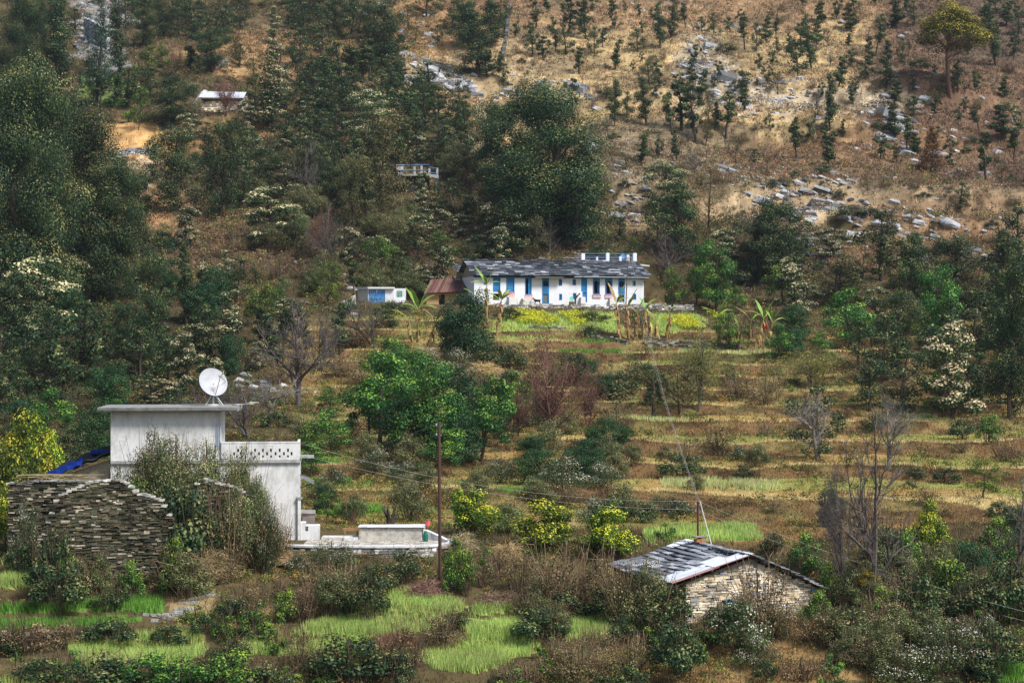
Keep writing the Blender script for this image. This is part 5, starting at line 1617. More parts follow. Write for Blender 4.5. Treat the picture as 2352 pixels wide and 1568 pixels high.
    tin(-.38, .55, 0, T*.56, (.50,.51,.55), .15, 7); tin(-.30, .9, T*.52, T+.02, (.55,.58,.64), .18, 2); tin(.5, 1.5, .05, T*.50, (.52,.56,.64), .155); tin(.75, 1.7, T*.46, T*.78, (.56,.60,.68), .17)
    g = MB(); tin(dep-.6, dep+.2, T*.75, T+.1, (.62,.65,.70), .16)
    # chimney stones on the ridge
    c = f.w(xp+.1, 7.0, zr+.12); b = thing('chimney', (0, 0, 0)); b.name = 'chimney'
    bpy.data.objects.remove(b); g = MB(); y = 5.6
    g.box(xp-.05, xp+.25, y, y+.45, zr+.05, zr+.5, (.30,.19,.12), .02); g.box(xp-.3, xp-.08, y, y+.4, zr+.05, zr+.42, (.42,.14,.05), .02); g.box(xp-.36, xp+.32, y-.05, y+.5, zr+.5, zr+.55, (.28,.25,.22), .02); mk('chimney', g, M_STONE, rf)
hut()
# ------------------------------------------------------------------ far small buildings
def tin_hut():
    D = THP[1]; f = Frame(462, D, THP[2]-.1, .12); t = thing('tin_roofed_hut', f.o, 'small stone hut with pale tin roof high on the left slope', 'hut', rz=f.th)
    X = f.x; zt = f.z(226, 2); g = MB(); stone_wall(g, (0, 0), (X(556), 0), -.8, zt, .4, WARMST[:3]+GREYST[:2], (.14, .26), (.3, .8), seed=71, gap=.02)
    x1 = X(556); stone_wall(g, (x1, 0), (x1+.9, 3.4), -.8, lambda s: zt+s*.25, .4, WARMST[:3]+GREYST[:2], (.14, .26), (.3, .8), seed=72, gap=.02); g.box(.3, x1, .41, 3.6, -.8, zt-.1, (.1,.08,.07)); mk('wall', g, M_STONE, t)
    g = MB(); z2 = f.z(211, 3, 4); n = 50; xa, xb = X(456), X(560)
    for i in range(n):
        a, b = xa+(xb-xa)*i/n, xa+(xb-xa)*(i+1)/n; k = .03*(i % 2); g.hexa(np.array([(a,-.6,zt+.02+k),(b,-.6,zt+.02+k),(b+.4,4.2,z2+k),(a+.4,4.2,z2+k),(a,-.6,zt+.05+k),(b,-.6,zt+.05+k),(b+.4,4.2,z2+.03+k),(a+.4,4.2,z2+.03+k)]), (.58,.60,.66))
    rf = mk('roof', g, M_METAL, t)
    g = MB(); g.hexa(np.array([(X(444),-.4,f.z(240)),(xa,-.6,zt-.05),(xa+.2,4.0,z2-.05),(X(446),3.8,f.z(228))]+[(X(444),-.4,f.z(240)+.04),(xa,-.6,zt+.0),(xa+.2,4.0,z2+.0),(X(446),3.8,f.z(228)+.04)]), (.62,.64,.68)); mk('roof_flap', g, M_METAL, rf)
    g = MB(); g.box(X(464), X(552), -.3, -.02, zt-.3, zt-.12, (.09,.06,.05), .02); mk('eave_beam', g, M_PAINT, t)
    d = thing('satellite_dish', f.w(X(470), 2.5, zt+.55), 'small grey satellite dish above the tin roof at upper left', 'satellite dish', 'satellite dishes'); g = MB(); disc(g, (0,0,.8), (.2,-1,.35), .42, .08, (.6,.6,.6)); mk('reflector', g, M_METAL, d); g = MB(); g.tube([(0,.06,-.1),(0,.06,.75)], .03, (.4,.4,.4), 5); mk('mast', g, M_METAL, d)
    p = G(495, 153); f = Frame(467, p.y, p.z, 0); t = thing('stone_shelter', f.o, 'tiny stone shelter with a dark square doorway near the top left', 'shelter'); g = MB()
    stone_wall(g, (0, 0), (f.x(505), 0), -.6, f.z(124), 1.6, ((.42,.38,.32),(.33,.3,.26),(.5,.46,.4)), (.2, .34), (.4, .9), seed=75, gap=.02, holes=[(f.x(484), f.x(496), .1, f.z(137))]); stone_wall(g, (f.x(505), .1), (f.x(524), .3), -.6, f.z(134), 1.0, GREYST, (.15, .25), (.3, .7), seed=76)
    g.box(f.x(480), f.x(500), -.05, 1.6, f.z(137), f.z(134), (.45,.42,.38)); g.box(f.x(482), f.x(498), 1.2, 1.5, -.3, f.z(137)-.002, (.02,.02,.02)); mk('wall', g, M_STONE, t)
tin_hut()
def far_balcony():
    D = 288; f = Frame(911, D, ZW(413, D), -.05); t = thing('small_balcony', f.o, 'small concrete balcony with faded posts and blue rails in the woods', 'balcony', rz=f.th); X = f.x
    g = MB(); g.box(0, X(985), 0, 3.5, f.z(404), f.z(400), (.42,.42,.33)); g.hexa(np.array([(X(985),0,f.z(405)),(X(1007),0,f.z(411)),(X(1004),2.5,f.z(405)),(X(985),2.5,f.z(405)),(X(985),0,f.z(400)),(X(1007),0,f.z(406)),(X(1004),2.5,f.z(400)),(X(985),2.5,f.z(400))]), (.5,.5,.48)); mk('slab', g, M_CONC, t)
    g = MB(); g.box(X(930), X(982), .8, 3.4, -3.0, f.z(404)-.002, (.06,.055,.05)); mk('wall', g, M_CONC, t)
    g = MB(); g.box(X(910), X(920), .1, .25, f.z(400), f.z(378), (.60,.45,.38)); g.box(X(920), X(926), .08, .3, f.z(400), f.z(378), (.62,.6,.62)); mk('parapet', g, M_PLASTER, t)
    for u, v0, v1 in ((952, 383, 400), (968, 380, 400), (986, 387, 401), (1004, 386, 405)): g = MB(); g.box(X(u)-.14, X(u)+.14, .06, .3, f.z(v1), f.z(v0), (.55,.56,.6)); mk('post', g, M_PLASTER, t)
    for v in (379.5, 391.5): g = MB(); g.tube([(X(911), .02, f.z(v)), (X(986), .02, f.z(v-1))], .045, (.12,.28,.52), 5); g.tube([(X(986), .02, f.z(v+5)), (X(1004), .02, f.z(v+8))], .05, (.12,.28,.52), 5); mk('rail', g, M_METAL, t)
    for u in (1002,): g = MB(); g.box(X(u)-.08, X(u)+.08, .3, .46, -4.5, f.z(406), (.34,.34,.33)); mk('column', g, M_CONC, t)
far_balcony()
# ------------------------------------------------------------------ poles and wires
def pole(u, D, vtop, label, r=.08, col=(.09,.045,.035), vb=None, lean=0, ins=(0,)):
    x = XW(u, D); z = Hs(x, D) if vb is None else ZW(vb, D); t = thing('utility_pole', (x, D, z), label, 'utility pole', 'utility poles'); h = ZW(vtop, D)-z
    g = MB(); g.tube([(0, 0, -.4), (lean*.5, 0, h*.5), (lean, 0, h)], [r*1.1, r, r*.85], col, 8); mk('shaft', g, M_PAINT, t)
    for i in ins:
        g = MB(); g.tube([(lean-.16, 0, h-.12-i), (lean+.16, 0, h-.12-i)], .02, (.3,.3,.3), 5); g.tube([(lean-.14, 0, h-.1-i), (lean-.14, 0, h+.0-i)], .04, (.5,.48,.44), 8); mk('insulator', g, M_METAL, t)
    return Vector((x+lean, D, z+h))
p1 = pole(1011, 104.5, 968, 'tall dark brown iron utility pole rising past the courtyard', .085, vb=1322, lean=-.06, ins=(.1, .6))
p2 = pole(1603, 114, 1150, 'short brown pole with pale slanting stay behind the stone hut', .06, (.13,.05,.04), ins=(.1, .5))
p3 = pole(1437, 237.6, 590, 'thin rusty pole in front of the long white house', .06, (.15,.06,.05), vb=706, lean=.3, ins=(.1,))
g = MB(); g.tube([(.1, -.1, 0), tuple(Vector((XW(1634, 112.5), 112.5, ZW(1250, 112.5)))-p2)], .03, (.6,.6,.6), 5); q = mk('stay_rod', g, M_METAL); q.location = p2; tag(q, 'pale slanting stay rod leaning against the short brown pole', 'rod')
def wire(a, b, sag, label, r=.007, col=(.42,.40,.34)):
    a = Vector(a); b = Vector(b); g = MB(); n = 24
    pts = [tuple((b-a)*(i/n)-Vector((0, 0, 4*sag*(i/n)*(1-i/n)))) for i in range(n+1)]
    g.tube(pts, r, col, 3); q = mk('overhead_wire', g, M_METAL); q.location = a; tag(q, label, 'wire', 'overhead wires')
wire(p2, p3, 1.6, 'leftmost of three thin wires climbing from hut pole to the long house', .006, (.38,.37,.35))
wire(p2+Vector((.12,0,-.1)), p3+Vector((.35,0,0)), 1.9, 'middle of three thin wires climbing from hut pole to the long house', .006, (.38,.37,.35))
wire(p2+Vector((.15,0,-.1)), p3+Vector((.75,.2,-.3)), 2.2, 'rightmost of three thin wires climbing from hut pole to the long house', .006, (.38,.37,.35))
lh = P(700, 1020, 113)
wire(lh, p2, .9, 'upper wire crossing from the white house to the hut pole')
wire(P(700, 1046, 113), p2-Vector((0,0,.5)), .7, 'lower wire crossing from the white house to the hut pole')
wire(p1, P(640, 1030, 118), .8, 'upper wire from the tall brown pole towards the white house')
wire(p1-Vector((0,0,.6)), P(690, 1060, 116), .6, 'lower wire from the tall brown pole towards the white house')
wire(p2, P(2500, 1440, 92), .5, 'upper wire running from hut pole off the right edge'); wire(p2-Vector((0,0,.5)), P(2500, 1462, 93), .5, 'lower wire running from hut pole off the right edge')
wire(p3, FH.w(FH.x(1330), -.6, WT), .5, 'white cable drooping across the slate roof to the thin pole', .02, (.6,.6,.6))
# ------------------------------------------------------------------ bananas
def banana(u, vb, hp, lean, nleaf, seed, flower=False, label=''):
    p = G(u, vb); h = hp/F*p.y; r = np.random.default_rng(seed); t = thing('banana_plant', p, label, 'banana plant', 'banana plants')
    g = MB(); sh = h*.62; top = np.array((lean*sh, 0, sh)); r0 = .13
    g.tube([(0,0,-.2), top*.3+np.array((r.normal(0,.05),0,0)), top*.7, top], [r0, r0*.9, r0*.7, r0*.4], (.34,.27,.10), 7)
    for i in range(22):      # dry sheaths and hanging dead leaves
        a = r.random()*6.28; z = sh*r.uniform(.3, 1); b = top*z/sh; L = r.uniform(.4, 1.1); d = np.array((math.cos(a), math.sin(a), 0))*.22
        w = np.array((-math.sin(a), math.cos(a), 0))*r.uniform(.05, .12); V = [b-w, b+w, b+d+w*1.3-(0,0,L*.4), b+d-w*1.3-(0,0,L*.4), b+d*1.2+w*.6-(0,0,L), b+d*1.2-w*.6-(0,0,L)]
        g.add(V, [(0,1,2,3),(3,2,4,5)], np.array((.42,.29,.12))*r.uniform(.5, 1.25))
    mk('stem', g, M_TWIG, t)
    for i in range(nleaf):
        a = i*2.4+r.uniform(-.4, .4); up = r.uniform(1.0, 2.6) if i else 4.0; L = h*.40*r.uniform(.7, 1.2); g = MB(); n = 9
        d = np.array((math.cos(a), math.sin(a)*.6, up)); d /= np.linalg.norm(d); q = top.copy(); side = np.array((-math.sin(a), math.cos(a), 0)); pts = []; 
        for k in range(n+1): pts.append(q.copy()); d = d+np.array((0, 0, -.12-.06*(i > 1))); d /= np.linalg.norm(d); q = q+d*L/n
        dry = r.random() < .25; col = np.array((.40,.30,.12)) if dry else np.array((.22,.36,.06))*r.uniform(.75, 1.25)
        V = []
        for k, q in enumerate(pts):
            f = k/n; wd = .02 if f < .15 else .17*math.sin(min(1, (f-.1)/.9)*math.pi)**.6*(.7+.3*r.random())*(h/5)+.02
            V += [q-side*wd-np.array((0,0,wd*.35)), q, q+side*wd-np.array((0,0,wd*.35))]
        Fc = []
        for k in range(n): Fc += [(3*k,3*k+1,3*k+4,3*k+3),(3*k+1,3*k+2,3*k+5,3*k+4)]
        g.add(V, Fc, np.array([col*r.uniform(.8, 1.2) for _ in Fc])); g.tube(pts, .018, (.45,.48,.15), 3); mk('leaf', g, M_LEAF, t)
    if flower:
        g = MB(); b = top+np.array((.3, -.2, -.5)); g.tube([top, top+np.array((.2,-.15,.1)), b], .03, (.3,.3,.1), 5); g.tube([b, b-np.array((0,0,.15)), b-np.array((0,0,.4)), b-np.array((0,0,.6))], [.05,.16,.13,.02], (.45,.02,.05), 8); mk('flower', g, M_CLOTH, t)
    return t
BN = [(961,815,165,.0,6,'tall banana left of the dense green tree'),(975,812,120,.35,3,'leaning banana beside the tall one left of the dense tree'),(946,800,110,-.1,2,'dried banana stem at the foot of the brown slope left of the dense tree'),(1068,690,88,-.1,5,'banana with drooping leaves at the left end of the long house'),
 (1080,685,98,.05,3,'banana with one upright leaf at the left corner of the slate roof'),(1118,735,125,.0,5,'banana before the left blue windows of the long house'),(1140,770,125,.15,6,'banana leaning across the left doors of the long house'),(1104,740,95,-.2,2,'withered banana at the left end of the retaining wall'),
 (1425,778,130,-.12,4,'leftmost banana of the clump below the right doors'),(1442,782,120,.0,3,'second banana from left in the clump below the right doors'),(1458,780,100,.1,2,'third banana from left in the clump below the right doors'),(1475,780,110,.12,4,'fourth banana from left in the clump below the right doors'),
 (1494,782,90,.0,2,'fifth banana from left in the clump below the right doors'),(1512,785,80,-.1,2,'sixth banana from left in the clump below the right doors'),(1530,780,95,.15,3,'rightmost banana of the clump below the right doors'),
 (1652,798,115,-.05,5,'leftmost banana of the far right clump'),(1670,800,100,.1,4,'second banana from left in the far right clump'),(1696,802,90,.0,2,'third banana from left, bare stem, in the far right clump'),(1715,805,110,.15,4,'fourth banana from left in the far right clump'),
 (1732,808,120,.3,5,'banana with a red flower bud in the far right clump'),(1752,810,110,.35,4,'rightmost banana of the far right clump')]
for i, (u, v, h, l, n, lb) in enumerate(BN): banana(u, v, h, l, n, 200+i, 'red flower' in lb, lb)
# ------------------------------------------------------------------ goat, people
def skin(name, V, E, R, mat, parent, col, sub=1):
    me = bpy.data.meshes.new(name); me.from_pydata(V, E, []); o = bpy.data.objects.new(name, me); COL.objects.link(o); o.parent = parent
    m = o.modifiers.new('skin', 'SKIN'); 
    for i, r in enumerate(R): me.skin_vertices[0].data[i].radius = (r, r) if not isinstance(r, tuple) else r
    me.skin_vertices[0].data[0].use_root = True; s = o.modifiers.new('sub', 'SUBSURF'); s.levels = s.render_levels = sub
    me.materials.append(mat); return o
def flat_mat(name, c, rough=.9):
    m, nt, N, L = nodes(name); b = N('ShaderNodeBsdfPrincipled'); b.inputs['Base Color'].default_value = (*c, 1); b.inputs['Roughness'].default_value = rough; b.inputs['Specular IOR Level'].default_value = .15
    t = N('ShaderNodeTexNoise'); t.inputs['Scale'].default_value = 25; bp = N('ShaderNodeBump'); bp.inputs['Strength'].default_value = .2; L(t.outputs[0], bp.inputs['Height']); L(bp.outputs[0], b.inputs['Normal'])
    o = N('ShaderNodeOutputMaterial'); L(b.outputs[0], o.inputs[0]); return m
def goat(loc, rz):
    t = thing('goat', loc, 'small black goat standing on the ledge before the white wall', 'goat', rz=rz); s = .92
    V = [(-.30,0,.55),(0,0,.54),(.30,0,.57),(.42,0,.68),(.50,0,.84),(.60,0,.87),(.74,0,.80)]; E = [(i, i+1) for i in range(6)]; R = [.13,.17,.15,.09,.075,.075,.035]
    def leg(i, pts, rr):
        p = i
        for q, r in zip(pts, rr): V.append(q); R.append(r); E.append((p, len(V)-1)); p = len(V)-1
    for sy in (-.1, .1):
        leg(2, [(.30,sy,.40),(.30,sy,.22),(.30,sy,.04)], [.06,.035,.03]); leg(0, [(-.28,sy,.40),(-.36,sy,.24),(-.31,sy,.04)], [.07,.035,.03])
    leg(0, [(-.42,0,.66),(-.48,0,.72)], [.035,.02])
    for sy in (-.07, .07): leg(5, [(.54,sy*1.6,.86),(.50,sy*2.2,.80)], [.03,.015])
    V = [tuple(np.array(v)*s) for v in V]; skin('body', V, E, [r*s for r in R], flat_mat('goat_hair', (.012,.012,.014)), t, None, 1)
    g = MB()
    for sy in (-.03, .03): g.tube([(.53*s,sy,.92*s),(.47*s,sy*1.4,1.02*s),(.40*s,sy*1.8,1.04*s)], [.018,.012,.004], (.2,.17,.13), 5)
    mk('horns', g, M_BARK, t)
gx = FH.x(c4u(1350), -1.2); goat(FH.w(gx, -1.2, .02), math.pi+.1)
def person(loc, rz, label, shirt, pants, hair=(.015,.012,.01), bend=0, skinc=(.28,.15,.09)):
    t = thing('person', loc, label, 'person', rz=rz); b = bend
    def B(x, y, z): # bend the trunk forward at the hips
        if z > .92 and b: dz = z-.92; return (x, y-math.sin(b)*dz, .92+math.cos(b)*dz)
        return (x, y, z)
    V = [(0,0,.92),B(0,0,1.15),B(0,0,1.36),B(0,-.01,1.46),B(0,-.02,1.56),B(0,-.02,1.66)]; R = [(.14,.10),(.13,.09),(.16,.09),.05,(.075,.09),(.06,.07)]; E = [(0,1),(1,2),(2,3),(3,4),(4,5)]
    def ch(i, pts, rr):
        p = i
        for q, r in zip(pts, rr): V.append(q); R.append(r); E.append((p, len(V)-1)); p = len(V)-1
        return p
    arms = []
    for s in (-1, 1):
        ch(0, [(s*.09,0,.85),(s*.10,-.02,.47),(s*.10,.02,.08),(s*.11,-.14,.03)], [.08,.055,.04,.03])
        e = ch(2, [B(s*.19,0,1.36),B(s*.25,.0,1.10),B(s*.24,-.12,.86),B(s*.23,-.17,.79)], [.05,.04,.03,.028]); arms.append(V[e])
    body = skin('body', V, E, R, flat_mat('skin', skinc, .6), t, None, 2)
    for (sx) in (0, 1):
        h = arms[sx]; hb = MB()
        for k in range(4): x = h[0]+(k-1.5)*.018; hb.tube([(x, h[1], h[2]), (x, h[1]-.02, h[2]-.05), (x, h[1]-.01, h[2]-.07-.008*(k in (1, 2)))], [.009,.008,.006], skinc, 5)
        hb.tube([(h[0]+(.03 if sx == 0 else -.03), h[1], h[2]+.02), (h[0]+(.05 if sx == 0 else -.05), h[1]-.02, h[2]-.02)], [.01,.007], skinc, 5); mk('fingers', hb, M_CLOTH, t)
    fz = B(0, -.10, 1.58); g = MB()
    for s in (-1, 1): g.tube([(fz[0]+s*.03, fz[1]-.012, fz[2]+.02), (fz[0]+s*.03, fz[1]-.02, fz[2]+.02)], .009, (.02,.02,.02), 6)
    g.tube([(0, fz[1]-.01, fz[2]+.01), (0, fz[1]-.035, fz[2]-.02)], [.008,.014], skinc, 5); g.tube([(-.025, fz[1]-.01, fz[2]-.045), (.025, fz[1]-.01, fz[2]-.045)], .006, (.25,.08,.07), 5); mk('face', g, M_CLOTH, t)
    skin('hair', [B(0,.02,1.60),B(0,.02,1.67),B(0,.05,1.56)], [(0,1),(0,2)], [(.082,.085),(.07,.08),(.07,.06)], flat_mat('hair', hair), t, None, 2)
    sv = [B(0,0,.84),B(0,0,1.15),B(0,0,1.37),B(.19,0,1.37),B(.255,0,1.10),B(.25,-.08,.95),B(-.19,0,1.37),B(-.255,0,1.10),B(-.25,-.08,.95)]
    skin('shirt', sv, [(0,1),(1,2),(2,3),(3,4),(4,5),(2,6),(6,7),(7,8)], [(.165,.12),(.155,.11),(.175,.105),.066,.056,.05,.066,.056,.05], flat_mat('shirt', shirt), t, None, 2)
    skin('trousers', [(0,0,.93),(.09,0,.84),(.105,-.02,.47),(.105,.02,.11),(-.09,0,.84),(-.105,-.02,.47),(-.105,.02,.11)], [(0,1),(1,2),(2,3),(0,4),(4,5),(5,6)], [(.155,.115),.10,.075,.06,.10,.075,.06], flat_mat('trousers', pants), t, None, 2)
x = FH.x(1531, -.8); person(FH.w(x, -.8, 0), .5, 'person in dark clothes standing right of the long white house', (.05,.03,.045), (.12,.09,.07))
x = FH.x(c4u(1611), -1.4); person(FH.w(x, -1.4, 0), 1.2, 'person in brown clothes bending by the small blue window', (.20,.13,.09), (.07,.06,.07), bend=.9)
x = FH.x(c4u(1586), -2.4); o = thing('green_tub', FH.w(x, -2.4, 0), 'pale green round tray propped on a brown crate before the house', 'tub', rz=TH); g = MB(); g.box(-.28, .28, -.2, .2, 0, .42, (.14,.08,.05), .02); mk('crate', g, M_PAINT, o); g = MB(); disc(g, (0, -.05, .72), (.1, -1, .4), .3, .05, (.12,.42,.33)); mk('tray', g, M_PAINT, o)
# ------------------------------------------------------------------ rocks
def rock_mesh(seed, col):
    r = np.random.default_rng(seed); g = MB(); n = 12; m = 8; V = []
    pn = r.normal(0, 1, (7, 3)); pn /= np.linalg.norm(pn, axis=1, keepdims=True); pd = r.uniform(.62, .95, 7)
    for j in range(m+1):
        for i in range(n):
            a = i*2*math.pi/n; b = math.pi*(j/m-.5); d = np.array((math.cos(a)*math.cos(b), math.sin(a)*math.cos(b), math.sin(b))); rad = 1.0
            for k in range(7):
                q = d@pn[k]
                if q > .05: rad = min(rad, pd[k]/q)
            V.append(d*rad*(1+r.normal(0, .03)))
    q = [(j*n+i, j*n+(i+1) % n, (j+1)*n+(i+1) % n, (j+1)*n+i) for j in range(m) for i in range(n)]
    g.add(V, q, np.array(col)); return g
ROCKS = []
rp = [None]*5
def rock(u, v, wpx, hpx, seed):
    p = G(u, v); k = seed % 5; w = wpx/F*p.y/2; h = hpx/F*p.y*.6
    if rp[k] is None: o = mk('boulder', rock_mesh(300+k, (.42,.43,.46) if k != 3 else (.2,.2,.21)), M_ROCK); rp[k] = o
    else: o = rp[k].copy(); COL.objects.link(o)
    r = random.Random(seed); emb = r.random() < .75; o.location = (p.x, p.y, p.z+h*(.02 if emb else .25)); o.scale = (w*(1.7 if emb else 1), w*r.uniform(.7, 1.1), h*.8); o.rotation_euler = (r.uniform(-.1, .4), .28+r.uniform(-.15, .25), r.uniform(-.5, .5)) if emb else (r.uniform(-.3, .5), r.uniform(-.5, .5), r.uniform(0, 6.28))
    ROCKS.append(dict(o=o, u=u, v=v, w=wpx))
rr = random.Random(11)
for (n, cu, cv, ru, rv, w0, w1) in ((14,1605,160,40,45,8,20),(8,1640,205,25,20,8,22),(26,1880,470,150,34,8,24),(16,2080,520,170,40,8,26),(14,1780,240,90,26,8,22),(12,2030,270,60,50,8,20),(12,1010,172,70,14,8,22),(6,1050,205,30,10,10,24),(14,225,70,34,60,8,22),
        (10,1930,400,180,40,6,14),(8,1440,450,60,70,8,18),(8,2240,230,70,60,8,18),(10,1300,195,90,16,6,14),(5,1180,610,60,30,8,16),(8,640,300,120,60,6,14),(8,2250,600,80,30,10,26),(6,940,70,60,30,8,16),(6,285,385,50,20,6,14),(4,630,905,30,16,6,12),(6,590,640,80,50,8,18)):
    for i in range(n): w = rr.uniform(w0, w1)*(.6+rr.random()**2); rock(cu+rr.gauss(0, .5)*ru, cv+rr.gauss(0, .5)*rv, w, w*rr.uniform(.35, .8), rr.randrange(9999))
rock(1090, 216, 20, 20, 5); rock(1085, 205, 26, 14, 6)
def scree():
    g = MB(); r = np.random.default_rng(15); base = rock_mesh(310, (.5,.5,.5)); Vb = np.concatenate(base.V)[::1]; Fb = base.F[4][0]
    # thin angular plates
    Z = [(1605,165,50,55,260),(1660,215,60,30,160),(1880,470,220,32,520),(2060,500,230,50,420),(1790,235,140,30,260),(2040,270,90,60,240),(1010,175,110,18,260),(225,75,50,80,320),(1650,400,300,50,160),(2150,330,180,90,160),(1440,460,60,70,120),(1300,200,160,20,120),(300,385,60,25,60),(1180,600,100,40,60),(2250,600,130,40,120),(940,80,120,50,80),(1500,30,500,60,120),(620,890,90,40,60),(1860,560,120,50,160),(760,640,120,80,60)]
    for (cu, cv, ru, rv, n) in Z:
        for _ in range(int(n*.75)):
            u = cu+r.normal(0, .5)*ru; v = cv+r.normal(0, .5)*rv+.12*(u-cu)
            D = float(np.interp(v, [q[0] for q in _PV[::-1]], [q[1] for q in _PV[::-1]])); x = XW(u, D); z = Hs(x, D)
            a = min(1.7, .24*math.exp(r.normal(0, .6)))*D/300*1.3; b = a*r.uniform(.35, .9); c = a*r.uniform(.15, .4); an = r.uniform(.2, .9); R = Matrix.Rotation(r.uniform(-.6, .6), 3, 'Z') @ Matrix.Rotation(an*.5, 3, 'Y') @ Matrix.Rotation(r.uniform(-.2, .7), 3, 'X')
            P8 = np.array([(-a,-b,-c),(a,-b*.8,-c),(a*.8,b,-c),(-a*.9,b,-c),(-a*.8,-b*.7,c),(a*.7,-b*.8,c),(a*.6,b*.7,c),(-a*.7,b*.8,c)])*r.uniform(.8, 1.2, (8, 3))
            g.hexa(P8@np.array(R).T+np.array((x, D, z+c*.1)), np.array((.37,.37,.38))*(r.uniform(.25, .8) if r.random() < .55 else r.uniform(.8, 1.35)))
    tag(mk('rock_scree', g, M_ROCK), 'pale broken rock plates strewn over the upper slopes', 'scree', kind='stuff')
scree()
# flagstone path
def path():
    g = MB(); r = np.random.default_rng(3)
    pts = [(500,1362),(470,1368),(445,1380),(428,1393),(412,1402),(395,1412),(372,1418),(350,1408)]
    for i in range(60):
        k = r.random()*(len(pts)-1); i0 = int(k); f = k-i0; u = pts[i0][0]*(1-f)+pts[i0+1][0]*f+r.normal(0, 9); v = pts[i0][1]*(1-f)+pts[i0+1][1]*f+r.normal(0, 3); p = G(u, v); a = r.uniform(.1, .26); b = r.uniform(.08, .16)
        P8 = np.array([(-a,-b,-.1),(a,-b,-.1),(a,b,-.1),(-a,b,-.1),(-a,-b,.05),(a,-b,.05),(a,b,.05),(-a,b,.05)])*r.uniform(.75, 1.1, (8, 3)); g.hexa(P8+np.array(p)+np.array((0,0,.02)), np.array((.34,.33,.29))*r.uniform(.6, 1.3))
    tag(mk('path', g, M_STONE), kind='structure')
path()
# heaps
def heap(name, u, v, wp, hp, n, col, label, cat, seed, rad=.012, curl=.3, L=(.5, 1.4)):
    p = G(u, v); w = wp/F*p.y/2; h = hp/F*p.y; r = np.random.default_rng(seed); g = MB(); c = np.array(col); k = p.y/110
    dome = MB(); V = []; m = 16
    for j in range(5):
        for i in range(m): a = i*2*math.pi/m; q = math.cos(j/4*1.5); V.append((math.cos(a)*w*.85*q, math.sin(a)*w*.6*q, -.1+h*.82*math.sin(j/4*1.5)))
    g.add(V, [(j*m+i, j*m+(i+1) % m, (j+1)*m+(i+1) % m, (j+1)*m+i) for j in range(4) for i in range(m)], c*.45)
    for i in range(n):
        a = r.random()*6.28; q = r.random()**.5; z = h*(1-q*q)*.92*r.uniform(.8, 1.08); s = np.array((math.cos(a)*w*q, math.sin(a)*w*.7*q, z)); d = r.normal(0, 1, 3); d[2] = d[2]*.25+.05; d /= np.linalg.norm(d); l = r.uniform(*L)*k*.6
        mid = s+d*l*.5+r.normal(0, .05, 3)+np.array((0, 0, curl*.3*l)); g.tube([s, mid, s+d*l], [rad*k, rad*k*.8, rad*k*.4], c*r.uniform(.55, 1.35), 3)
    o = mk(name, g, M_TWIG); o.location = p; tag(o, label, cat)
heap('straw_heap', 1112, 872, 70, 36, 900, (.58,.42,.20), 'golden straw heap on the terrace left of the red-budded tree', 'heap', 1)
heap('straw_heap', 1165, 872, 50, 20, 400, (.34,.22,.16), 'low brown straw heap just right of the golden one', 'heap', 2)
heap('brush_pile', 985, 1368, 110, 40, 420, (.25,.17,.11), 'pile of dry brushwood at the foot of the tall brown pole', 'brush pile', 3, .014)
heap('brush_pile', 1150, 1390, 130, 30, 420, (.24,.16,.11), 'long low pile of dry brushwood above the bright wheat', 'brush pile', 4, .014)
heap('brush_pile', 1345, 1510, 90, 26, 300, (.38,.28,.2), 'small pale brush pile at lower centre right', 'brush pile', 5, .012)
heap('brush_pile', 905, 1480, 110, 30, 400, (.26,.13,.08), 'reddish brown heap of leaves and twigs below the bright wheat', 'brush pile', 6, .012)
heap('dry_grass_clump', 1165, 1295, 46, 42, 500, (.55,.40,.2), 'tall tan clump of dry grass between the citrus trees', 'grass clump', 7, .012, .8, (.8, 1.6))
heap('dry_grass_clump', 1060, 1270, 50, 50, 420, (.42,.33,.19), 'drooping pale dry creeper right of the courtyard', 'grass clump', 8, .012, .8, (.8, 1.6))
heap('dry_grass_clump', 980, 845, 30, 46, 260, (.55,.45,.26), 'tuft of pale reeds below the tall banana', 'grass clump', 9, .012, .5, (.8, 1.6))
heap('brush_pile', 470, 1330, 160, 70, 800, (.32,.22,.12), 'tangled brown creepers heaped below the overgrown ruin', 'brush pile', 10, .012, .6)
heap('brush_pile', 625, 1190, 60, 90, 500, (.38,.25,.12), 'orange-brown dry creeper hanging against the white house wall', 'brush pile', 12, .011, .8)
heap('brush_pile', 640, 1290, 90, 26, 400, (.46,.34,.18), 'pale straw bundle lying left of the courtyard', 'brush pile', 13, .011)
def stump():
    p = G(897, 1212); t = thing('dead_stump', p, 'dark gnarled dead stump standing behind the courtyard', 'stump'); g = MB(); r = np.random.default_rng(4); h = 48/F*p.y
    for i in range(16): a = r.random()*6.28; b = np.array((math.cos(a)*.25, math.sin(a)*.2, -.2)); g.tube([b, b*.6+np.array((0,0,h*.5)), np.array((math.cos(a)*r.uniform(.1,.55), math.sin(a)*.3, h*r.uniform(.6,1.05)))], [.1,.08,.03], np.array((.09,.07,.06))*r.uniform(.6,1.4), 5)
    mk('trunk', g, M_BARK, t)
stump()
def label_rocks():
    from collections import defaultdict
    g = defaultdict(list)
    for q in ROCKS:
        an = min(ANCH, key=lambda a: (a[0]-q['u'])**2+(a[1]-q['v'])**2); du, dv = q['u']-an[0], q['v']-an[1]
        rel = ('right of' if du > 0 else 'left of') if abs(du) > abs(dv) else ('above' if dv < 0 else 'below'); g[(rel, an[2])].append(q)
    for (rel, an), L in g.items():
        L.sort(key=lambda q: q['u']); 
        for i, q in enumerate(L): tag(q['o'], f"pale boulder {rel} {an}"+(f", {ORD[min(i, 15)]} from left" if len(L) > 1 else ''), 'boulder', 'pale boulders on the slopes')
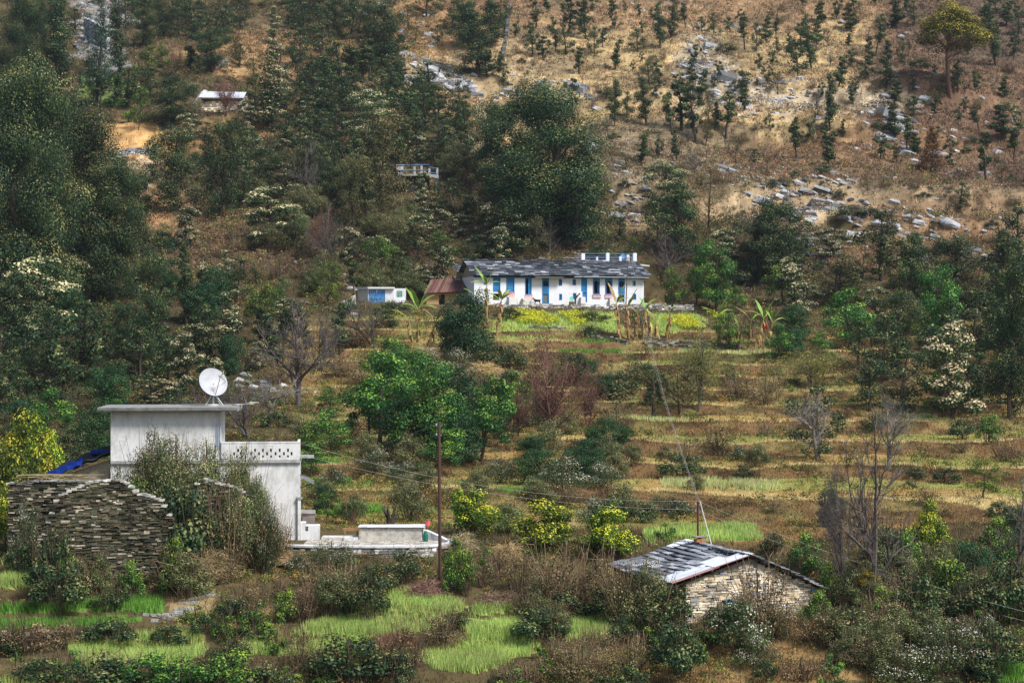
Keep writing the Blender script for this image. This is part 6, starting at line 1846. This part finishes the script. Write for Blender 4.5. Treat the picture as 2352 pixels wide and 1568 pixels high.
# ------------------------------------------------------------------ labels for the plants
ANCH = [(120,1240,'the ruined stone gable at lower left'),(380,1000,'the white house with the big dish'),(870,1230,'the stone courtyard'),(1610,1300,'the slate-roofed stone hut'),
 (1010,1150,'the tall brown pole'),(1285,665,'the long white house'),(876,680,'the blue-doored shed'),(510,235,'the tin-roofed hut at upper left'),(495,140,'the small stone doorway at upper left'),
 (960,395,'the small railed balcony'),(300,345,'the bare orange bank at upper left'),(1010,190,'the grey retaining wall high on the hill'),(1820,1080,'the brown terraces at right'),(1700,730,'the banana clump at right'),
 (2184,110,'the golden pine at upper right'),(1900,460,'the pale rocky road cut at right'),(1620,150,'the pale rock slide at upper centre'),(2190,850,'the tall cream-topped tree at right'),(1080,740,'the dense green tree beside the long house'),
 (1560,110,'the dry slope at top centre'),(80,400,'the giant dark oak at left'),(1235,380,'the giant domed oak at centre'),(1265,900,'the red-budded tree at centre'),(440,1385,'the flagstone path at lower left'),
 (950,1420,'the bright wheat plot at lower centre'),(2000,1200,'the tall bare twin-stemmed tree'),(2150,1500,'the white-flowered bushes at lower right'),(700,800,'the leafless tree above the dish'),(1300,1470,'the right-hand wheat plot'),
 (1850,280,'the rocky slope at upper right'),(2280,400,'the right edge of the upper slope'),(700,150,'the wooded slope at top left'),(860,60,'the top edge left of centre'),(200,1430,'the wheat strips at lower left'),(1750,620,'the round oak right of the long house'),(640,480,'the scrubby bank above the shed')]
ORD = ['first','second','third','fourth','fifth','sixth','seventh','eighth','ninth','tenth','eleventh','twelfth','thirteenth','fourteenth','fifteenth','sixteenth']
def label_plants():
    from collections import defaultdict
    g = defaultdict(list)
    for q in PLANTS:
        an = min(ANCH, key=lambda a: ((a[0]-q['u'])/1.2)**2+(a[1]-q['v'])**2)
        du, dv = q['u']-an[0], q['v']-an[1]
        rel = ('right of' if du > 0 else 'left of') if abs(du) > abs(dv)*1.0 else ('above' if dv < 0 else 'below')
        if math.hypot(du, dv) < 25: rel = 'beside'
        g[(q['kind'], rel, an[2])].append(q)
    for (k, rel, an), L in g.items():
        look, cat = (KINDS[k][1], KINDS[k][3-1]) if k in KINDS else (BARE[k][1], BARE[k][2])
        L.sort(key=lambda q: q['u'])
        big = sorted(L, key=lambda q: -q['hpx'])
        for i, q in enumerate(L):
            if len(L) == 1: s = f"{look} {rel} {an}"
            elif len(L) == 2: s = f"{'taller' if q is big[0] else 'shorter'} {look} {rel} {an}"
            else: s = f"{look} {rel} {an}, {ORD[min(i, 15)]} from left"
            if len(s.split()) > 16: s = s.replace('dotted with small white flowers', 'with white flowers').replace('slender lopped oak with pale creamy leaf tips', 'slender cream-tipped oak').replace('nearly leafless tree with red-brown buds', 'leafless red-budded tree').replace('thin tree with sparse yellow-green leaves', 'sparse yellow-green tree').replace('brownish olive thin-leaved', 'brownish olive').replace('golden-green pine with billowing crown', 'golden-green pine').replace('leafless tree with whitish twigs', 'whitish leafless tree')
            if len(s.split()) > 16: s = s.replace('the tall cream-topped tree', 'the cream-topped tree').replace('the grey retaining wall high on the hill', 'the high grey wall').replace('the dense green tree beside the long house', 'the dense tree beside the house').replace('the small stone doorway', 'the stone doorway').replace(', ', ', the ', 0)
            if len(s.split()) > 16: s = s.replace(' the ', ' ')
            if len(s.split()) > 16: s = s.replace(' at lower centre', '').replace(' at upper left', '').replace('dense deep green', 'deep green')
            tag(q['o'], s, cat, {'tree': 'trees', 'shrub': 'shrubs'}[cat]+{True: ' on the upper hillside', False: ' around the terraces'}[q['vb'] < 690])
label_plants(); label_rocks()

# ------------------------------------------------------------------ light, sky, camera
w = bpy.data.worlds.new('World'); SC.world = w; w.use_nodes = True
nt = w.node_tree; nt.nodes.clear()
sk = nt.nodes.new('ShaderNodeTexSky'); sk.sky_type = 'NISHITA'; sk.sun_disc = False
sd = Vector((.50, -.42, .76)).normalized()
sk.sun_elevation = math.asin(sd.z); sk.sun_rotation = math.atan2(sd.x, sd.y); sk.air_density = 1.3; sk.dust_density = 2.0
bg = nt.nodes.new('ShaderNodeBackground'); bg.inputs[1].default_value = .085
ou = nt.nodes.new('ShaderNodeOutputWorld'); nt.links.new(sk.outputs[0], bg.inputs[0]); nt.links.new(bg.outputs[0], ou.inputs[0])
sl = bpy.data.lights.new('sun', 'SUN'); sl.energy = 3.5; sl.angle = math.radians(16); sl.color = (1, .98, .95)
so = bpy.data.objects.new('sun', sl); COL.objects.link(so); so.rotation_euler = sd.to_track_quat('Z', 'Y').to_euler()
cam = bpy.data.cameras.new('camera'); co = bpy.data.objects.new('camera', cam); COL.objects.link(co)
cam.sensor_width = 36; cam.lens = F/2352*36; cam.clip_end = 3000; cam.clip_start = .5
co.location = (0, 0, 0); co.rotation_euler = (math.radians(90), 0, 0); SC.camera = co
SC.view_settings.view_transform = 'Standard'; SC.view_settings.look = 'None'; SC.view_settings.exposure = .5; SC.view_settings.gamma = 1
SC.render.engine = 'CYCLES'
cy = SC.cycles; cy.max_bounces = 4; cy.diffuse_bounces = 2; cy.glossy_bounces = 1; cy.transmission_bounces = 2; cy.transparent_max_bounces = 4; cy.caustics_reflective = False; cy.caustics_refractive = False
cy.use_denoising = True

# ------------------------------------------------------------------ thin air haze over the valley
hm = bpy.data.materials.new('haze'); hm.use_nodes = True; nt = hm.node_tree; nt.nodes.clear()
pv = nt.nodes.new('ShaderNodeVolumePrincipled'); pv.inputs['Color'].default_value = (.72,.84,1,1); pv.inputs['Density'].default_value = .00009; pv.inputs['Anisotropy'].default_value = .2
o_ = nt.nodes.new('ShaderNodeOutputMaterial'); nt.links.new(pv.outputs[0], o_.inputs['Volume'])
g = MB(); g.box(-300, 300, -90, 720, -30, 260, (1,1,1)); hz = mk('haze', g, hm); tag(hz, 'thin pale blue haze hanging over the valley', 'haze', kind='stuff')
SC.cycles.volume_bounces = 0
